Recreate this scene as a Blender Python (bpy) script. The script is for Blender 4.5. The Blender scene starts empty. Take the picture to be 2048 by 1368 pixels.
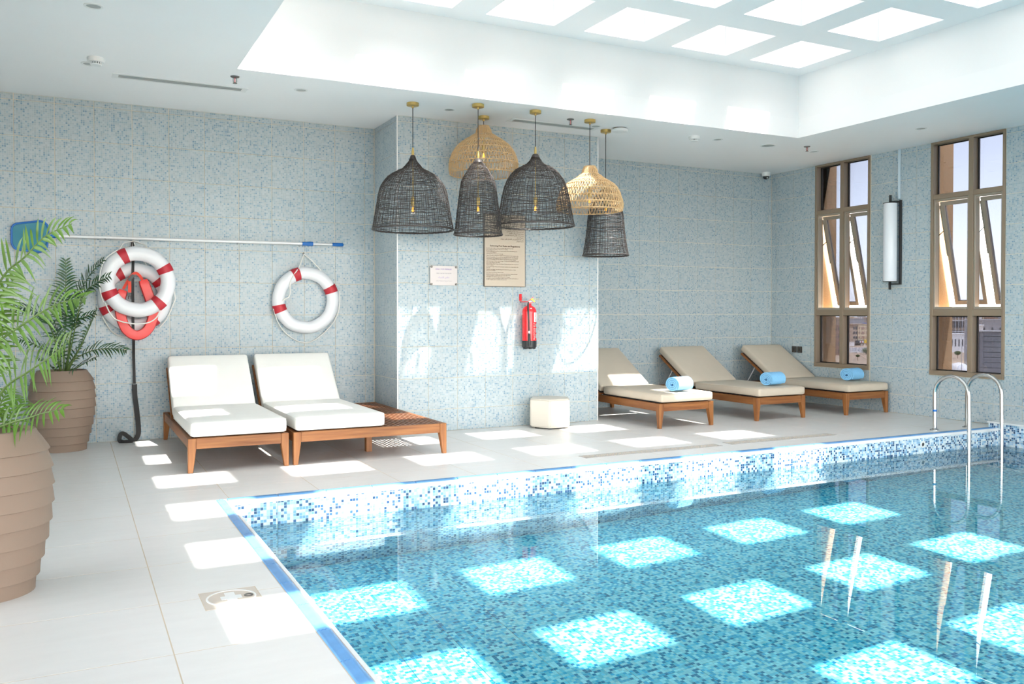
import bpy, bmesh, math, random
from mathutils import Vector, Matrix
random.seed(7)
S = bpy.context.scene
COL = S.collection
PI = math.pi

# ------------------------------------------------------------------ camera, sky, sun, exposure
cam = bpy.data.cameras.new('camera'); camo = bpy.data.objects.new('camera', cam); COL.objects.link(camo)
cam.sensor_width = 36.0; cam.lens = 30.405; cam.shift_y = -34/2048; cam.clip_start = .05; cam.clip_end = 4000
YAW, PITCH = .4712, .0145
camo.location = (0, 0, 1.281)
fwd = Vector((math.sin(YAW)*math.cos(PITCH), math.cos(YAW)*math.cos(PITCH), -math.sin(PITCH)))
camo.rotation_euler = fwd.to_track_quat('-Z', 'Y').to_euler()
S.camera = camo

world = bpy.data.worlds.new('sky'); S.world = world; world.use_nodes = True
wn = world.node_tree; wn.nodes.clear()
wo = wn.nodes.new('ShaderNodeOutputWorld'); wb = wn.nodes.new('ShaderNodeBackground')
ws = wn.nodes.new('ShaderNodeTexSky'); ws.sky_type = 'NISHITA'; ws.sun_disc = False
ws.sun_elevation = math.radians(61.3); ws.sun_rotation = math.atan2(.21, -.504)      # hazy desert sky, sun behind the camera
ws.altitude = 600; ws.air_density = 1.0; ws.dust_density = 1.0; ws.ozone_density = 1.0
wbw = wn.nodes.new('ShaderNodeRGBToBW'); wmx = wn.nodes.new('ShaderNodeMix'); wmx.data_type = 'RGBA'      # dust haze washes the blue out
wmx.inputs[0].default_value = .84
wn.links.new(ws.outputs[0], wbw.inputs[0]); wn.links.new(ws.outputs[0], wmx.inputs[6]); wn.links.new(wbw.outputs[0], wmx.inputs[7]); wml = wn.nodes.new('ShaderNodeMix'); wml.data_type = 'RGBA'; wml.blend_type = 'MULTIPLY'; wml.inputs[0].default_value = 1.0; wml.inputs[7].default_value = (1.0, .965, .925, 1)
wn.links.new(wmx.outputs[2], wml.inputs[6]); wn.links.new(wml.outputs[2], wb.inputs['Color']); wn.links.new(wb.outputs[0], wo.inputs[0])
wb.inputs['Strength'].default_value = 1.45

SUN = Vector((-.21, .504, -1.0))
sun = bpy.data.lights.new('sun', 'SUN'); suno = bpy.data.objects.new('sun', sun); COL.objects.link(suno)
sun.energy = 14.5; sun.angle = math.radians(.9); sun.color = (1.0, .965, .91)
suno.rotation_euler = SUN.to_track_quat('-Z', 'Y').to_euler(); suno.location = (6, -8, 22)
sun.cycles.is_caustics_light = True

S.view_settings.view_transform = 'Standard'; S.view_settings.look = 'None'
S.view_settings.gamma = 1.0; S.view_settings.use_curve_mapping = False
S.view_settings.exposure = 0.72
S.cycles.max_bounces = 12; S.cycles.diffuse_bounces = 7; S.cycles.glossy_bounces = 4
S.cycles.transmission_bounces = 8; S.cycles.transparent_max_bounces = 16
S.cycles.caustics_reflective = False; S.cycles.caustics_refractive = True
S.cycles.sample_clamp_indirect = 6.0

# ------------------------------------------------------------------ material helpers
def newmat(name):
    m = bpy.data.materials.new(name); m.use_nodes = True
    nt = m.node_tree; b = nt.nodes['Principled BSDF']
    return m, nt, b
def N(nt, t, **kw):
    n = nt.nodes.new(t)
    for k, v in kw.items(): setattr(n, k, v)
    return n
def math_n(nt, op, a, b=None):
    n = N(nt, 'ShaderNodeMath', operation=op)
    for i, v in enumerate((a, b)):
        if v is None: continue
        if isinstance(v, (int, float)): n.inputs[i].default_value = v
        else: nt.links.new(v, n.inputs[i])
    return n.outputs[0]
def mixc(nt, fac, a, b, mode='MIX'):
    n = N(nt, 'ShaderNodeMix', data_type='RGBA', blend_type=mode)
    for sock, v in ((n.inputs[0], fac), (n.inputs[6], a), (n.inputs[7], b)):
        if isinstance(v, (int, float)): sock.default_value = v
        elif isinstance(v, tuple): sock.default_value = (*v[:3], 1)
        else: nt.links.new(v, sock)
    return n.outputs[2]
def plain(name, col, rough=.5, metal=0.0, noise=0.0, nscale=20, bump=0.0, bscale=200, spec=.5, stretch=(1, 1, 1)):
    m, nt, b = newmat(name)
    b.inputs['Roughness'].default_value = rough; b.inputs['Metallic'].default_value = metal
    b.inputs['Specular IOR Level'].default_value = spec
    b.inputs['Base Color'].default_value = (*col, 1)
    if noise or bump:
        tc = N(nt, 'ShaderNodeTexCoord'); mp = N(nt, 'ShaderNodeMapping'); mp.inputs['Scale'].default_value = stretch
        nt.links.new(tc.outputs['Object'], mp.inputs[0])
    if noise:
        nz = N(nt, 'ShaderNodeTexNoise'); nz.inputs['Scale'].default_value = nscale; nz.inputs['Detail'].default_value = 4
        nt.links.new(mp.outputs[0], nz.inputs['Vector'])
        c = mixc(nt, nz.outputs[0], tuple(max(0, x*(1-noise)) for x in col), tuple(min(1, x*(1+noise)) for x in col))
        nt.links.new(c, b.inputs['Base Color'])
    if bump:
        nb = N(nt, 'ShaderNodeTexNoise'); nb.inputs['Scale'].default_value = bscale; nb.inputs['Detail'].default_value = 3
        nt.links.new(mp.outputs[0], nb.inputs['Vector'])
        bp = N(nt, 'ShaderNodeBump'); bp.inputs['Strength'].default_value = bump; bp.inputs['Distance'].default_value = .002
        nt.links.new(nb.outputs[0], bp.inputs['Height']); nt.links.new(bp.outputs[0], b.inputs['Normal'])
    return m
def wood(name, dark, light, axis='x'):
    m, nt, b = newmat(name); tc = N(nt, 'ShaderNodeTexCoord'); mp = N(nt, 'ShaderNodeMapping')
    sc = {'x': (1.2, 22, 22), 'y': (22, 1.2, 22), 'z': (22, 22, 1.2)}[axis]
    mp.inputs['Scale'].default_value = sc; nt.links.new(tc.outputs['Object'], mp.inputs[0])
    oi = N(nt, 'ShaderNodeObjectInfo')
    nz = N(nt, 'ShaderNodeTexNoise', noise_dimensions='4D'); nz.inputs['Scale'].default_value = 2.2; nz.inputs['Detail'].default_value = 6
    nt.links.new(mp.outputs[0], nz.inputs['Vector']); nt.links.new(math_n(nt, 'MULTIPLY', oi.outputs['Random'], 40.0), nz.inputs['W'])
    r = N(nt, 'ShaderNodeValToRGB'); r.color_ramp.elements[0].position = .3; r.color_ramp.elements[1].position = .72
    r.color_ramp.elements[0].color = (*dark, 1); r.color_ramp.elements[1].color = (*light, 1)
    nt.links.new(nz.outputs[0], r.inputs[0]); nt.links.new(r.outputs[0], b.inputs['Base Color'])
    b.inputs['Roughness'].default_value = .42; b.inputs['Specular IOR Level'].default_value = .4
    return m
def mosaic(name, chip, stops, joint_col, joint=.14, rough=.22, axes='xy', pitch=None, offs=(0, 0), grout=(.75, .7, .6), jitter=.12, spec=.28):
    """printed mosaic tile: square chips with random tones and pale joints; pitch adds tile joints for plain backing walls"""
    m, nt, b = newmat(name); tc = N(nt, 'ShaderNodeTexCoord'); sp = N(nt, 'ShaderNodeSeparateXYZ')
    nt.links.new(tc.outputs['Object'], sp.inputs[0])
    ax = {'x': 0, 'y': 1, 'z': 2}
    u = sp.outputs[ax[axes[0]]]; v = sp.outputs[ax[axes[1]]]
    us = math_n(nt, 'DIVIDE', math_n(nt, 'SUBTRACT', u, offs[0]), chip); vs = math_n(nt, 'DIVIDE', math_n(nt, 'SUBTRACT', v, offs[1]), chip)
    fu, fv = math_n(nt, 'FLOOR', us), math_n(nt, 'FLOOR', vs)
    cb = N(nt, 'ShaderNodeCombineXYZ'); nt.links.new(fu, cb.inputs[0]); nt.links.new(fv, cb.inputs[1])
    oi = N(nt, 'ShaderNodeObjectInfo'); wv = math_n(nt, 'MULTIPLY', oi.outputs['Random'], 971.0)
    wnz = N(nt, 'ShaderNodeTexWhiteNoise', noise_dimensions='4D'); nt.links.new(cb.outputs[0], wnz.inputs['Vector']); nt.links.new(wv, wnz.inputs['W'])
    # soft clustering so that darker chips gather as in the print
    r = N(nt, 'ShaderNodeValToRGB'); r.color_ramp.interpolation = 'CONSTANT'
    while len(r.color_ramp.elements) < len(stops): r.color_ramp.elements.new(.5)
    for e, (p, c) in zip(r.color_ramp.elements, stops): e.position = p; e.color = (*c, 1)
    nt.links.new(wnz.outputs['Value'], r.inputs[0])
    sepc = N(nt, 'ShaderNodeSeparateColor'); nt.links.new(wnz.outputs['Color'], sepc.inputs[0])
    jit = math_n(nt, 'ADD', math_n(nt, 'MULTIPLY', sepc.outputs[1], 2*jitter), 1-jitter)
    cj = N(nt, 'ShaderNodeVectorMath', operation='SCALE'); nt.links.new(r.outputs[0], cj.inputs[0]); nt.links.new(jit, cj.inputs['Scale'])
    au = math_n(nt, 'ABSOLUTE', math_n(nt, 'SUBTRACT', math_n(nt, 'FRACT', us), .5)); av = math_n(nt, 'ABSOLUTE', math_n(nt, 'SUBTRACT', math_n(nt, 'FRACT', vs), .5))
    edge = math_n(nt, 'GREATER_THAN', math_n(nt, 'MAXIMUM', au, av), .5-joint/2)
    col = mixc(nt, edge, cj.outputs[0], joint_col)
    if pitch:
        pu = math_n(nt, 'FRACT', math_n(nt, 'DIVIDE', math_n(nt, 'SUBTRACT', u, offs[0]), pitch)); pv = math_n(nt, 'FRACT', math_n(nt, 'DIVIDE', math_n(nt, 'SUBTRACT', v, offs[1]), pitch))
        g = math_n(nt, 'LESS_THAN', math_n(nt, 'MINIMUM', pu, pv), .014)
        col = mixc(nt, g, col, grout)
    nt.links.new(col, b.inputs['Base Color']); b.inputs['Roughness'].default_value = rough
    b.inputs['Specular IOR Level'].default_value = spec
    return m
def glass_sheet(name, tint, refl=.08):
    m, nt, b = newmat(name); nt.nodes.remove(b)
    tr = N(nt, 'ShaderNodeBsdfTransparent'); tr.inputs[0].default_value = (*tint, 1)
    gl = N(nt, 'ShaderNodeBsdfGlossy'); gl.inputs['Roughness'].default_value = 0.0; gl.inputs[0].default_value = (1, 1, 1, 1)
    mx = N(nt, 'ShaderNodeMixShader'); lw = N(nt, 'ShaderNodeFresnel'); lw.inputs[0].default_value = 1.45
    nt.links.new(lw.outputs[0], mx.inputs[0]); nt.links.new(tr.outputs[0], mx.inputs[1]); nt.links.new(gl.outputs[0], mx.inputs[2])
    nt.links.new(mx.outputs[0], nt.nodes['Material Output'].inputs[0])
    return m
def emis(name, col, strength):
    m, nt, b = newmat(name); b.inputs['Base Color'].default_value = (*col, 1)
    b.inputs['Emission Color'].default_value = (*col, 1); b.inputs['Emission Strength'].default_value = strength
    return m

M = {}
M['white'] = plain('white_plaster', (.87, .87, .87), .75, noise=.02, nscale=2.5)
M['ceil'] = plain('ceiling_paint', (.88, .88, .88), .6, noise=.025, nscale=1.2)
M['grout'] = plain('wall_grout', (.76, .68, .54), .8)
M['fgrout'] = plain('floor_grout', (.60, .50, .38), .85, noise=.25, nscale=5)
M['pgrout'] = plain('pool_grout', (.66, .72, .68), .8)
WALLST = [(0, (.425, .487, .510)), (.45, (.380, .453, .490)), (.70, (.320, .413, .470)), (.86, (.250, .358, .442)), (.955, (.195, .303, .405))]
M['wtile'] = mosaic('wall_tile_print', .3365/18, WALLST, (.47, .525, .54), .17, .30, jitter=.07)
M['wplain_x'] = mosaic('wall_tile_print_side', .3415/18, WALLST, (.475, .53, .545), .17, .30, 'yz', .3415)
M['wplain_y'] = mosaic('wall_tile_print_end', .3415/18, WALLST, (.475, .53, .545), .17, .30, 'xz', .3415)
POOLST = [(0, (.70, .78, .82)), (.34, (.42, .60, .75)), (.55, (.22, .42, .63)), (.76, (.055, .13, .27)), (.93, (.03, .075, .17))]
M['ptile'] = mosaic('pool_tile_print', .3415/16, POOLST, (.66, .76, .80), .1, .12)
M['ptile_x'] = mosaic('pool_tile_print_side', .3415/16, POOLST, (.66, .76, .80), .1, .12, 'yz', .3415)
M['ptile_y'] = mosaic('pool_tile_print_end', .3415/16, POOLST, (.66, .76, .80), .1, .12, 'xz', .3415)
FLST = [(0, (.47, .87, .93)), (.42, (.21, .70, .85)), (.65, (.075, .50, .75)), (.86, (.03, .23, .43))]
M['pfloor'] = mosaic('pool_floor_print', .3415/16, FLST, (.34, .66, .74), .09, .2)
M['ftile'] = None
def floor_tile_mat():
    m, nt, b = newmat('floor_porcelain'); tc = N(nt, 'ShaderNodeTexCoord'); mp = N(nt, 'ShaderNodeMapping'); mp.inputs['Scale'].default_value = (2.2, 9, 1)
    nt.links.new(tc.outputs['Object'], mp.inputs[0]); oi = N(nt, 'ShaderNodeObjectInfo')
    nz = N(nt, 'ShaderNodeTexNoise', noise_dimensions='4D'); nz.inputs['Scale'].default_value = 1.6; nz.inputs['Detail'].default_value = 7; nz.inputs['Roughness'].default_value = .6
    nt.links.new(mp.outputs[0], nz.inputs['Vector']); nt.links.new(math_n(nt, 'MULTIPLY', oi.outputs['Random'], 60.0), nz.inputs['W'])
    c = mixc(nt, nz.outputs[0], (.70, .685, .665), (.80, .79, .77)); nt.links.new(c, b.inputs['Base Color'])
    b.inputs['Roughness'].default_value = .34; b.inputs['Specular IOR Level'].default_value = .45
    return m
M['ftile'] = floor_tile_mat()
M['blue_cope'] = plain('blue_coping_glaze', (.14, .36, .70), .25, noise=.2, nscale=14, stretch=(1, 1, 1))
M['blue_cope2'] = plain('pale_blue_coping_glaze', (.36, .56, .82), .25, noise=.12, nscale=14)
M['white_glaze'] = plain('white_glaze', (.82, .83, .83), .2)
M['teak_x'] = wood('teak_rail', (.18, .058, .016), (.35, .145, .044), 'x')
M['teak_y'] = wood('teak_side', (.165, .055, .016), (.32, .13, .04), 'y')
M['teak_z'] = wood('teak_leg', (.19, .062, .017), (.37, .155, .047), 'z')
M['teak_dk'] = wood('teak_slat', (.15, .055, .026), (.29, .125, .06), 'y')
M['cush_w'] = plain('white_cushion_fabric', (.82, .81, .77), .85, noise=.03, nscale=8, bump=.15, bscale=500)
M['cush_b'] = plain('beige_cushion_fabric', (.57, .495, .40), .85, noise=.04, nscale=8, bump=.15, bscale=500)
M['black'] = plain('black_webbing', (.012, .012, .013), .6)
M['towel'] = plain('blue_terry', (.23, .53, .83), .95, noise=.12, nscale=60, bump=.8, bscale=350)
M['brass'] = plain('brushed_brass', (.62, .45, .16), .32, .9)
M['cord'] = plain('black_flex', (.03, .03, .035), .6)
M['wicker'] = plain('black_wicker', (.045, .038, .036), .45, noise=.5, nscale=60)
M['rattan'] = plain('natural_rattan', (.66, .45, .235), .6, noise=.2, nscale=40)
M['bulb'] = glass_sheet('bulb_glass', (.95, .93, .9)); M['fil'] = emis('filament', (1, .45, .05), 1.6)
M['pot'] = plain('taupe_clay', (.265, .190, .143), .78, noise=.06, nscale=5, bump=.2, bscale=90)
M['soil'] = plain('dark_soil', (.02, .017, .012), .95, noise=.4, nscale=60)
M['leaf_f'] = plain('fresh_palm_leaf', (.085, .185, .018), .42, noise=.45, nscale=9)
M['leaf_r'] = plain('dark_palm_leaf', (.035, .105, .035), .42, noise=.5, nscale=9)
M['stalk'] = plain('palm_stalk', (.10, .17, .04), .5)
M['ring'] = plain('white_vinyl', (.80, .81, .84), .38, noise=.03, nscale=6, bump=.12, bscale=14)
M['redband'] = plain('red_band', (.50, .02, .035), .5)
M['rope'] = plain('white_rope', (.76, .75, .71), .8, bump=.5, bscale=250)
M['redfoam'] = plain('red_foam', (.80, .035, .03), .35)
M['redstrap'] = plain('red_strap', (.75, .06, .03), .6)
M['alu'] = plain('white_aluminium', (.72, .73, .74), .35, .2)
M['bluepl'] = plain('blue_plastic', (.01, .14, .48), .35)
M['net'] = None
m, nt, b = newmat('blue_net'); b.inputs['Base Color'].default_value = (.06, .33, .45, 1); b.inputs['Roughness'].default_value = .7; b.inputs['Alpha'].default_value = .55
M['net'] = m
M['sign_w'] = plain('acrylic_white', (.50, .455, .445), .2); M['sign_b'] = plain('beige_board', (.56, .47, .37), .3); M['sign_edge'] = plain('board_edge', (.12, .10, .08), .5)
M['ink'] = plain('dark_ink', (.09, .055, .04), .7); M['purple'] = plain('purple_ink', (.26, .15, .46), .7); M['inkblue'] = plain('grey_ink', (.13, .13, .17), .7)
M['steel'] = plain('stainless', (.62, .62, .61), .18, 1.0); M['screw'] = plain('satin_steel', (.20, .19, .175), .45, .8)
M['red'] = plain('extinguisher_red', (.78, .018, .025), .22); M['blackpl'] = plain('black_plastic', (.02, .021, .023), .4)
M['whitepl'] = plain('white_plastic', (.78, .79, .78), .4); M['paper'] = plain('white_label', (.85, .86, .86), .5); M['yellow'] = plain('yellow_tag', (.85, .65, .02), .5)
M['pouf'] = plain('cream_leather', (.66, .61, .53), .5, noise=.02, nscale=4)
M['bronze'] = plain('bronze_aluminium', (.27, .205, .145), .42, .15); M['bronze_dk'] = plain('window_gasket', (.012, .011, .01), .6)
M['greybar'] = plain('grey_bronze_sash', (.33, .29, .235), .4, .15)
M['tint'] = glass_sheet('tinted_glass', (.295, .31, .35)); M['clear'] = glass_sheet('clear_glass', (.97, .97, .965))
M['roofglass'] = glass_sheet('dimming_roof_glass', (.90, .90, .895))  # even grey tint chosen to cut the light through the skylights
M['stucco'] = plain('orange_stucco', (.50, .315, .16), .9, noise=.22, nscale=60, bump=1.0, bscale=120)
M['opal'] = plain('opal_diffuser', (.74, .77, .82), .3); M['conduit'] = plain('pale_conduit', (.60, .70, .76), .4)
M['lattice'] = plain('grille_grey', (.42, .44, .43), .5, .3); M['dome'] = glass_sheet('smoked', (.1, .1, .1)); M['darkmetal'] = plain('dark_socket', (.07, .065, .06), .4, .3)
M['hatch'] = plain('hatch_beige', (.60, .53, .46), .6, noise=.08, nscale=12); M['pebble'] = plain('drain_grey', (.40, .38, .36), .7, noise=.5, nscale=160)
M['sand'] = plain('sand', (.50, .36, .24), .95, noise=.12, nscale=.05)
M['asphalt'] = plain('asphalt', (.36, .34, .33), .9); M['pave'] = plain('pale_pavement', (.62, .55, .47), .9)
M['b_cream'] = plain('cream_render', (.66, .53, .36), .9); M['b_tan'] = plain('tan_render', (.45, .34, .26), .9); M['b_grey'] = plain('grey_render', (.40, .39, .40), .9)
M['b_white'] = plain('white_render', (.78, .76, .74), .9); M['b_brown'] = plain('brown_render', (.42, .27, .2), .9); M['b_win'] = plain('dark_window', (.10, .09, .09), .3)
M['b_blue'] = plain('blue_roof', (.05, .13, .5), .6); M['b_yel'] = plain('yellow_board', (.8, .55, .06), .6); M['b_red'] = plain('red_board', (.55, .05, .05), .6)
M['screenmetal'] = plain('grey_cladding', (.30, .29, .30), .5, noise=.06, nscale=.8); M['treeleaf'] = plain('dusty_leaf', (.14, .17, .06), .8)

# ------------------------------------------------------------------ mesh helpers
def obj(name, bm, m, parent=None, smooth=None, loc=None):
    me = bpy.data.meshes.new(name); bm.to_mesh(me); bm.free()
    if m is not None: me.materials.append(m)
    if smooth is not None:
        me.shade_smooth()
        if smooth < 179: me.set_sharp_from_angle(angle=math.radians(smooth))
    o = bpy.data.objects.new(name, me); COL.objects.link(o)
    if parent is not None: o.parent = parent
    if loc is not None: o.location = loc
    return o
def inst(name, me, parent, mw):
    o = bpy.data.objects.new(name, me); COL.objects.link(o); o.parent = parent; o.matrix_local = mw
    return o
def tag(o, label=None, cat=None, group=None, kind=None):
    if label: o['label'] = label
    if cat: o['category'] = cat
    if group: o['group'] = group
    if kind: o['kind'] = kind
    return o
def thing(name, label, cat, loc=(0, 0, 0), rz=0, group=None):
    o = bpy.data.objects.new(name, None); COL.objects.link(o); o.location = loc; o.rotation_euler = (0, 0, rz); o.empty_display_size = .1
    return tag(o, label, cat, group)
def struct(name, bm, m, parent=None, smooth=None):
    return tag(obj(name, bm, m, parent, smooth), kind='structure')
def dup(root, **kw):
    r = root.copy(); COL.objects.link(r)
    for ch in list(root.children):
        c = ch.copy(); COL.objects.link(c); c.parent = r; c.matrix_parent_inverse = ch.matrix_parent_inverse
        for g in list(ch.children):
            d = g.copy(); COL.objects.link(d); d.parent = c; d.matrix_parent_inverse = g.matrix_parent_inverse
    if 'loc' in kw: r.location = kw['loc']
    if 'label' in kw: r['label'] = kw['label']
    return r
def BM(): return bmesh.new()
def box(bm, x0, y0, z0, x1, y1, z1, bev=0.0, seg=1, mtx=None):
    vs = [bm.verts.new(v) for v in ((x0, y0, z0), (x1, y0, z0), (x1, y1, z0), (x0, y1, z0), (x0, y0, z1), (x1, y0, z1), (x1, y1, z1), (x0, y1, z1))]
    fs = [bm.faces.new([vs[i] for i in f]) for f in ((3, 2, 1, 0), (4, 5, 6, 7), (0, 1, 5, 4), (1, 2, 6, 5), (2, 3, 7, 6), (3, 0, 4, 7))]
    if mtx is not None:
        for v in vs: v.co = mtx @ v.co
    if bev:
        es = list({e for f in fs for e in f.edges}); bmesh.ops.bevel(bm, geom=es, offset=bev, segments=seg, affect='EDGES', clamp_overlap=True)
    return vs
def beam(bm, p0, p1, w, h, up=(0, 0, 1)):
    p0, p1 = Vector(p0), Vector(p1); d = (p1-p0); L = d.length; d.normalize(); u = Vector(up)
    s = d.cross(u).normalized(); t = s.cross(d)
    m4 = Matrix((( s.x, d.x, t.x, p0.x), (s.y, d.y, t.y, p0.y), (s.z, d.z, t.z, p0.z), (0, 0, 0, 1)))
    box(bm, -w/2, 0, -h/2, w/2, L, h/2, mtx=m4)
def tube(bm, pts, r, n=8, closed=False, caps=True):
    pts = [Vector(p) for p in pts]; k = len(pts); rs = r if isinstance(r, (list, tuple)) else [r]*k
    rings = []; nrm = None
    for i, p in enumerate(pts):
        a = pts[(i-1) % k] if (closed or i > 0) else p; c = pts[(i+1) % k] if (closed or i < k-1) else p
        t = (c-a).normalized()
        if nrm is None:
            nrm = t.orthogonal().normalized()
        else:
            nrm = (nrm-t*nrm.dot(t)); nrm = nrm.normalized() if nrm.length > 1e-6 else t.orthogonal().normalized()
        b_ = t.cross(nrm)
        rings.append([bm.verts.new(p+(nrm*math.cos(2*PI*j/n)+b_*math.sin(2*PI*j/n))*rs[i]) for j in range(n)])
    for i in range(k if closed else k-1):
        A, B = rings[i], rings[(i+1) % k]
        for j in range(n): bm.faces.new((A[j], A[(j+1) % n], B[(j+1) % n], B[j]))
    if caps and not closed and n > 2:
        bm.faces.new(rings[0][::-1]); bm.faces.new(rings[-1])
def lathe(bm, prof, n=24, c=(0, 0, 0), cap0=False, cap1=False):
    rings = []
    for r, z in prof:
        rings.append([bm.verts.new((c[0]+r*math.cos(2*PI*j/n), c[1]+r*math.sin(2*PI*j/n), c[2]+z)) for j in range(n)])
    for A, B in zip(rings, rings[1:]):
        for j in range(n): bm.faces.new((A[j], A[(j+1) % n], B[(j+1) % n], B[j]))
    if cap0: bm.faces.new(rings[0][::-1])
    if cap1: bm.faces.new(rings[-1])
def rot_prof(bm, mtx, start=0):
    bm.verts.ensure_lookup_table()
    for v in bm.verts[start:] if start else bm.verts: v.co = mtx @ v.co
def spline(pts, per=6):
    pts = [Vector(p) for p in pts]; out = []
    for i in range(len(pts)-1):
        p0 = pts[max(i-1, 0)]; p1, p2 = pts[i], pts[i+1]; p3 = pts[min(i+2, len(pts)-1)]
        for s in range(per):
            t = s/per
            out.append(.5*((2*p1)+(-p0+p2)*t+(2*p0-5*p1+4*p2-p3)*t*t+(-p0+3*p1-3*p2+p3)*t**3))
    out.append(pts[-1]); return out
def rbox(bm, sx, sy, sz, r, puff=0.0, n=10, mtx=None, wob=0.0):
    """soft box (cushion) centred on the origin"""
    h = Vector((sx/2, sy/2, sz/2))
    def samp(half):
        e = r/half if half > r else .5
        a = [-1, -1+e*.15, -1+e*.4, -1+e]; m_ = [(-1+e)+(2-2*e)*i/n for i in range(1, n)]
        return a+m_+[-x for x in a[::-1]]
    ax = [samp(h.x), samp(h.y), [-1, -.8, -.4, 0, .4, .8, 1]]
    cache = {}
    def vert(p):
        key = tuple(round(x, 5) for x in p)
        if key in cache: return cache[key]
        P = Vector((p[0]*h.x, p[1]*h.y, p[2]*h.z)); q = Vector(tuple(max(-(h[i]-r), min(h[i]-r, P[i])) if h[i] > r else 0 for i in range(3)))
        d = P-q; v = q+d.normalized()*r if d.length > 1e-9 else P
        f = (1-p[0]**2)*(1-p[1]**2)
        v.z += puff*f*(1 if p[2] > 0 else 0)
        if wob: v.z += wob*math.sin(p[0]*7+p[1]*3)*math.sin(p[1]*9)*f*(1 if p[2] > 0 else 0)
        if mtx is not None: v = mtx @ v
        cache[key] = bm.verts.new(v); return cache[key]
    for a in range(3):
        b_, c_ = (a+1) % 3, (a+2) % 3
        for s in (-1, 1):
            for i in range(len(ax[b_])-1):
                for j in range(len(ax[c_])-1):
                    qs = []
                    for (bi, cj) in ((i, j), (i+1, j), (i+1, j+1), (i, j+1)):
                        p = [0, 0, 0]; p[a] = s; p[b_] = ax[b_][bi]; p[c_] = ax[c_][cj]; qs.append(vert(p))
                    if s < 0: qs.reverse()
                    if len(set(qs)) == 4: bm.faces.new(qs)
def M4(x, y, z, loc): return Matrix(((x[0], y[0], z[0], loc[0]), (x[1], y[1], z[1], loc[1]), (x[2], y[2], z[2], loc[2]), (0, 0, 0, 1)))

# ------------------------------------------------------------------ tiles: each one an object sharing meshes
TCACHE = {}
def tile_mesh(key, x0, y0, x1, y1, t, ch, m):
    k = (key, round(x0, 4), round(y0, 4), round(x1, 4), round(y1, 4))
    if k in TCACHE: return TCACHE[k]
    bm = BM()
    lo = [bm.verts.new(v) for v in ((x0, y0, 0), (x1, y0, 0), (x1, y1, 0), (x0, y1, 0))]
    mi = [bm.verts.new(v) for v in ((x0, y0, t-ch), (x1, y0, t-ch), (x1, y1, t-ch), (x0, y1, t-ch))]
    hi = [bm.verts.new(v) for v in ((x0+ch, y0+ch, t), (x1-ch, y0+ch, t), (x1-ch, y1-ch, t), (x0+ch, y1-ch, t))]
    bm.faces.new(hi)
    for i in range(4):
        j = (i+1) % 4; bm.faces.new((lo[i], lo[j], mi[j], mi[i])); bm.faces.new((mi[i], mi[j], hi[j], hi[i]))
    me = bpy.data.meshes.new('tile'); bm.to_mesh(me); bm.free(); me.materials.append(m); TCACHE[k] = me
    return me
def subtract(r, holes):
    out = [r]
    for (a0, b0, a1, b1) in holes:
        nx = []
        for (x0, y0, x1, y1) in out:
            if a0 >= x1-1e-6 or a1 <= x0+1e-6 or b0 >= y1-1e-6 or b1 <= y0+1e-6: nx.append((x0, y0, x1, y1)); continue
            if a0 > x0: nx.append((x0, y0, a0, y1))
            if a1 < x1: nx.append((a1, y0, x1, y1))
            mx0, mx1 = max(x0, a0), min(x1, a1)
            if b0 > y0: nx.append((mx0, y0, mx1, b0))
            if b1 < y1: nx.append((mx0, b1, mx1, y1))
        out = nx
    return [r for r in out if r[2]-r[0] > .012 and r[3]-r[1] > .012]
def tiles(parent, key, us, vs, place, m, gap=.005, t=.005, ch=.0015, holes=(), receiver=False, name='tile', limit=None):
    """place(u, v) -> local matrix whose x,y run along the tile and z out of the surface"""
    made = []
    for i in range(len(us)-1):
        for j in range(len(vs)-1):
            cell = (us[i], vs[j], us[i+1], vs[j+1]); ps = subtract(cell, holes)
            if not ps: continue
            if len(ps) == 1:
                a, b_, c, d = ps[0]; me = tile_mesh(key, a-us[i]+gap/2, b_-vs[j]+gap/2, c-us[i]-gap/2, d-vs[j]-gap/2, t, ch, m)
            else:
                bm = BM()
                for p in ps:
                    e = []
                    for q in range(4):
                        inner = any(abs(o_[(q+2) % 4]-p[q]) < 1e-6 and o_ is not p for o_ in ps)
                        e.append(0 if inner else gap/2)
                    box(bm, p[0]-us[i]+e[0], p[1]-vs[j]+e[1], 0, p[2]-us[i]-e[2], p[3]-vs[j]-e[3], t)
                me = bpy.data.meshes.new('tile'); bm.to_mesh(me); bm.free(); me.materials.append(m)
            o = inst(name, me, parent, place(us[i], vs[j]))
            if receiver: o.cycles.is_caustics_receiver = True
            made.append(o)
    return made
def lines(a, step, lo, hi):
    k0 = math.ceil((lo-a)/step-1e-6); k1 = math.floor((hi-a)/step+1e-6)
    L = [a+step*k for k in range(k0, k1+1)]
    if L[0]-lo > .02: L = [lo]+L
    else: L[0] = lo
    if hi-L[-1] > .02: L = L+[hi]
    else: L[-1] = hi
    return L

H = 3.35; YB = 9.42; YP = 8.652; XP0 = 3.053; XP1 = 5.553; YA = 9.82; XR = 9.377
XL, YN = -2.6, -3.0
PX0, PX1, PY0, PY1 = .955, 9.12, -1.0, 6.06
ZW = -.185; ZF = -1.30
WZ = lines(.236, .3393, 0.0, H)
TT = .005
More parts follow.
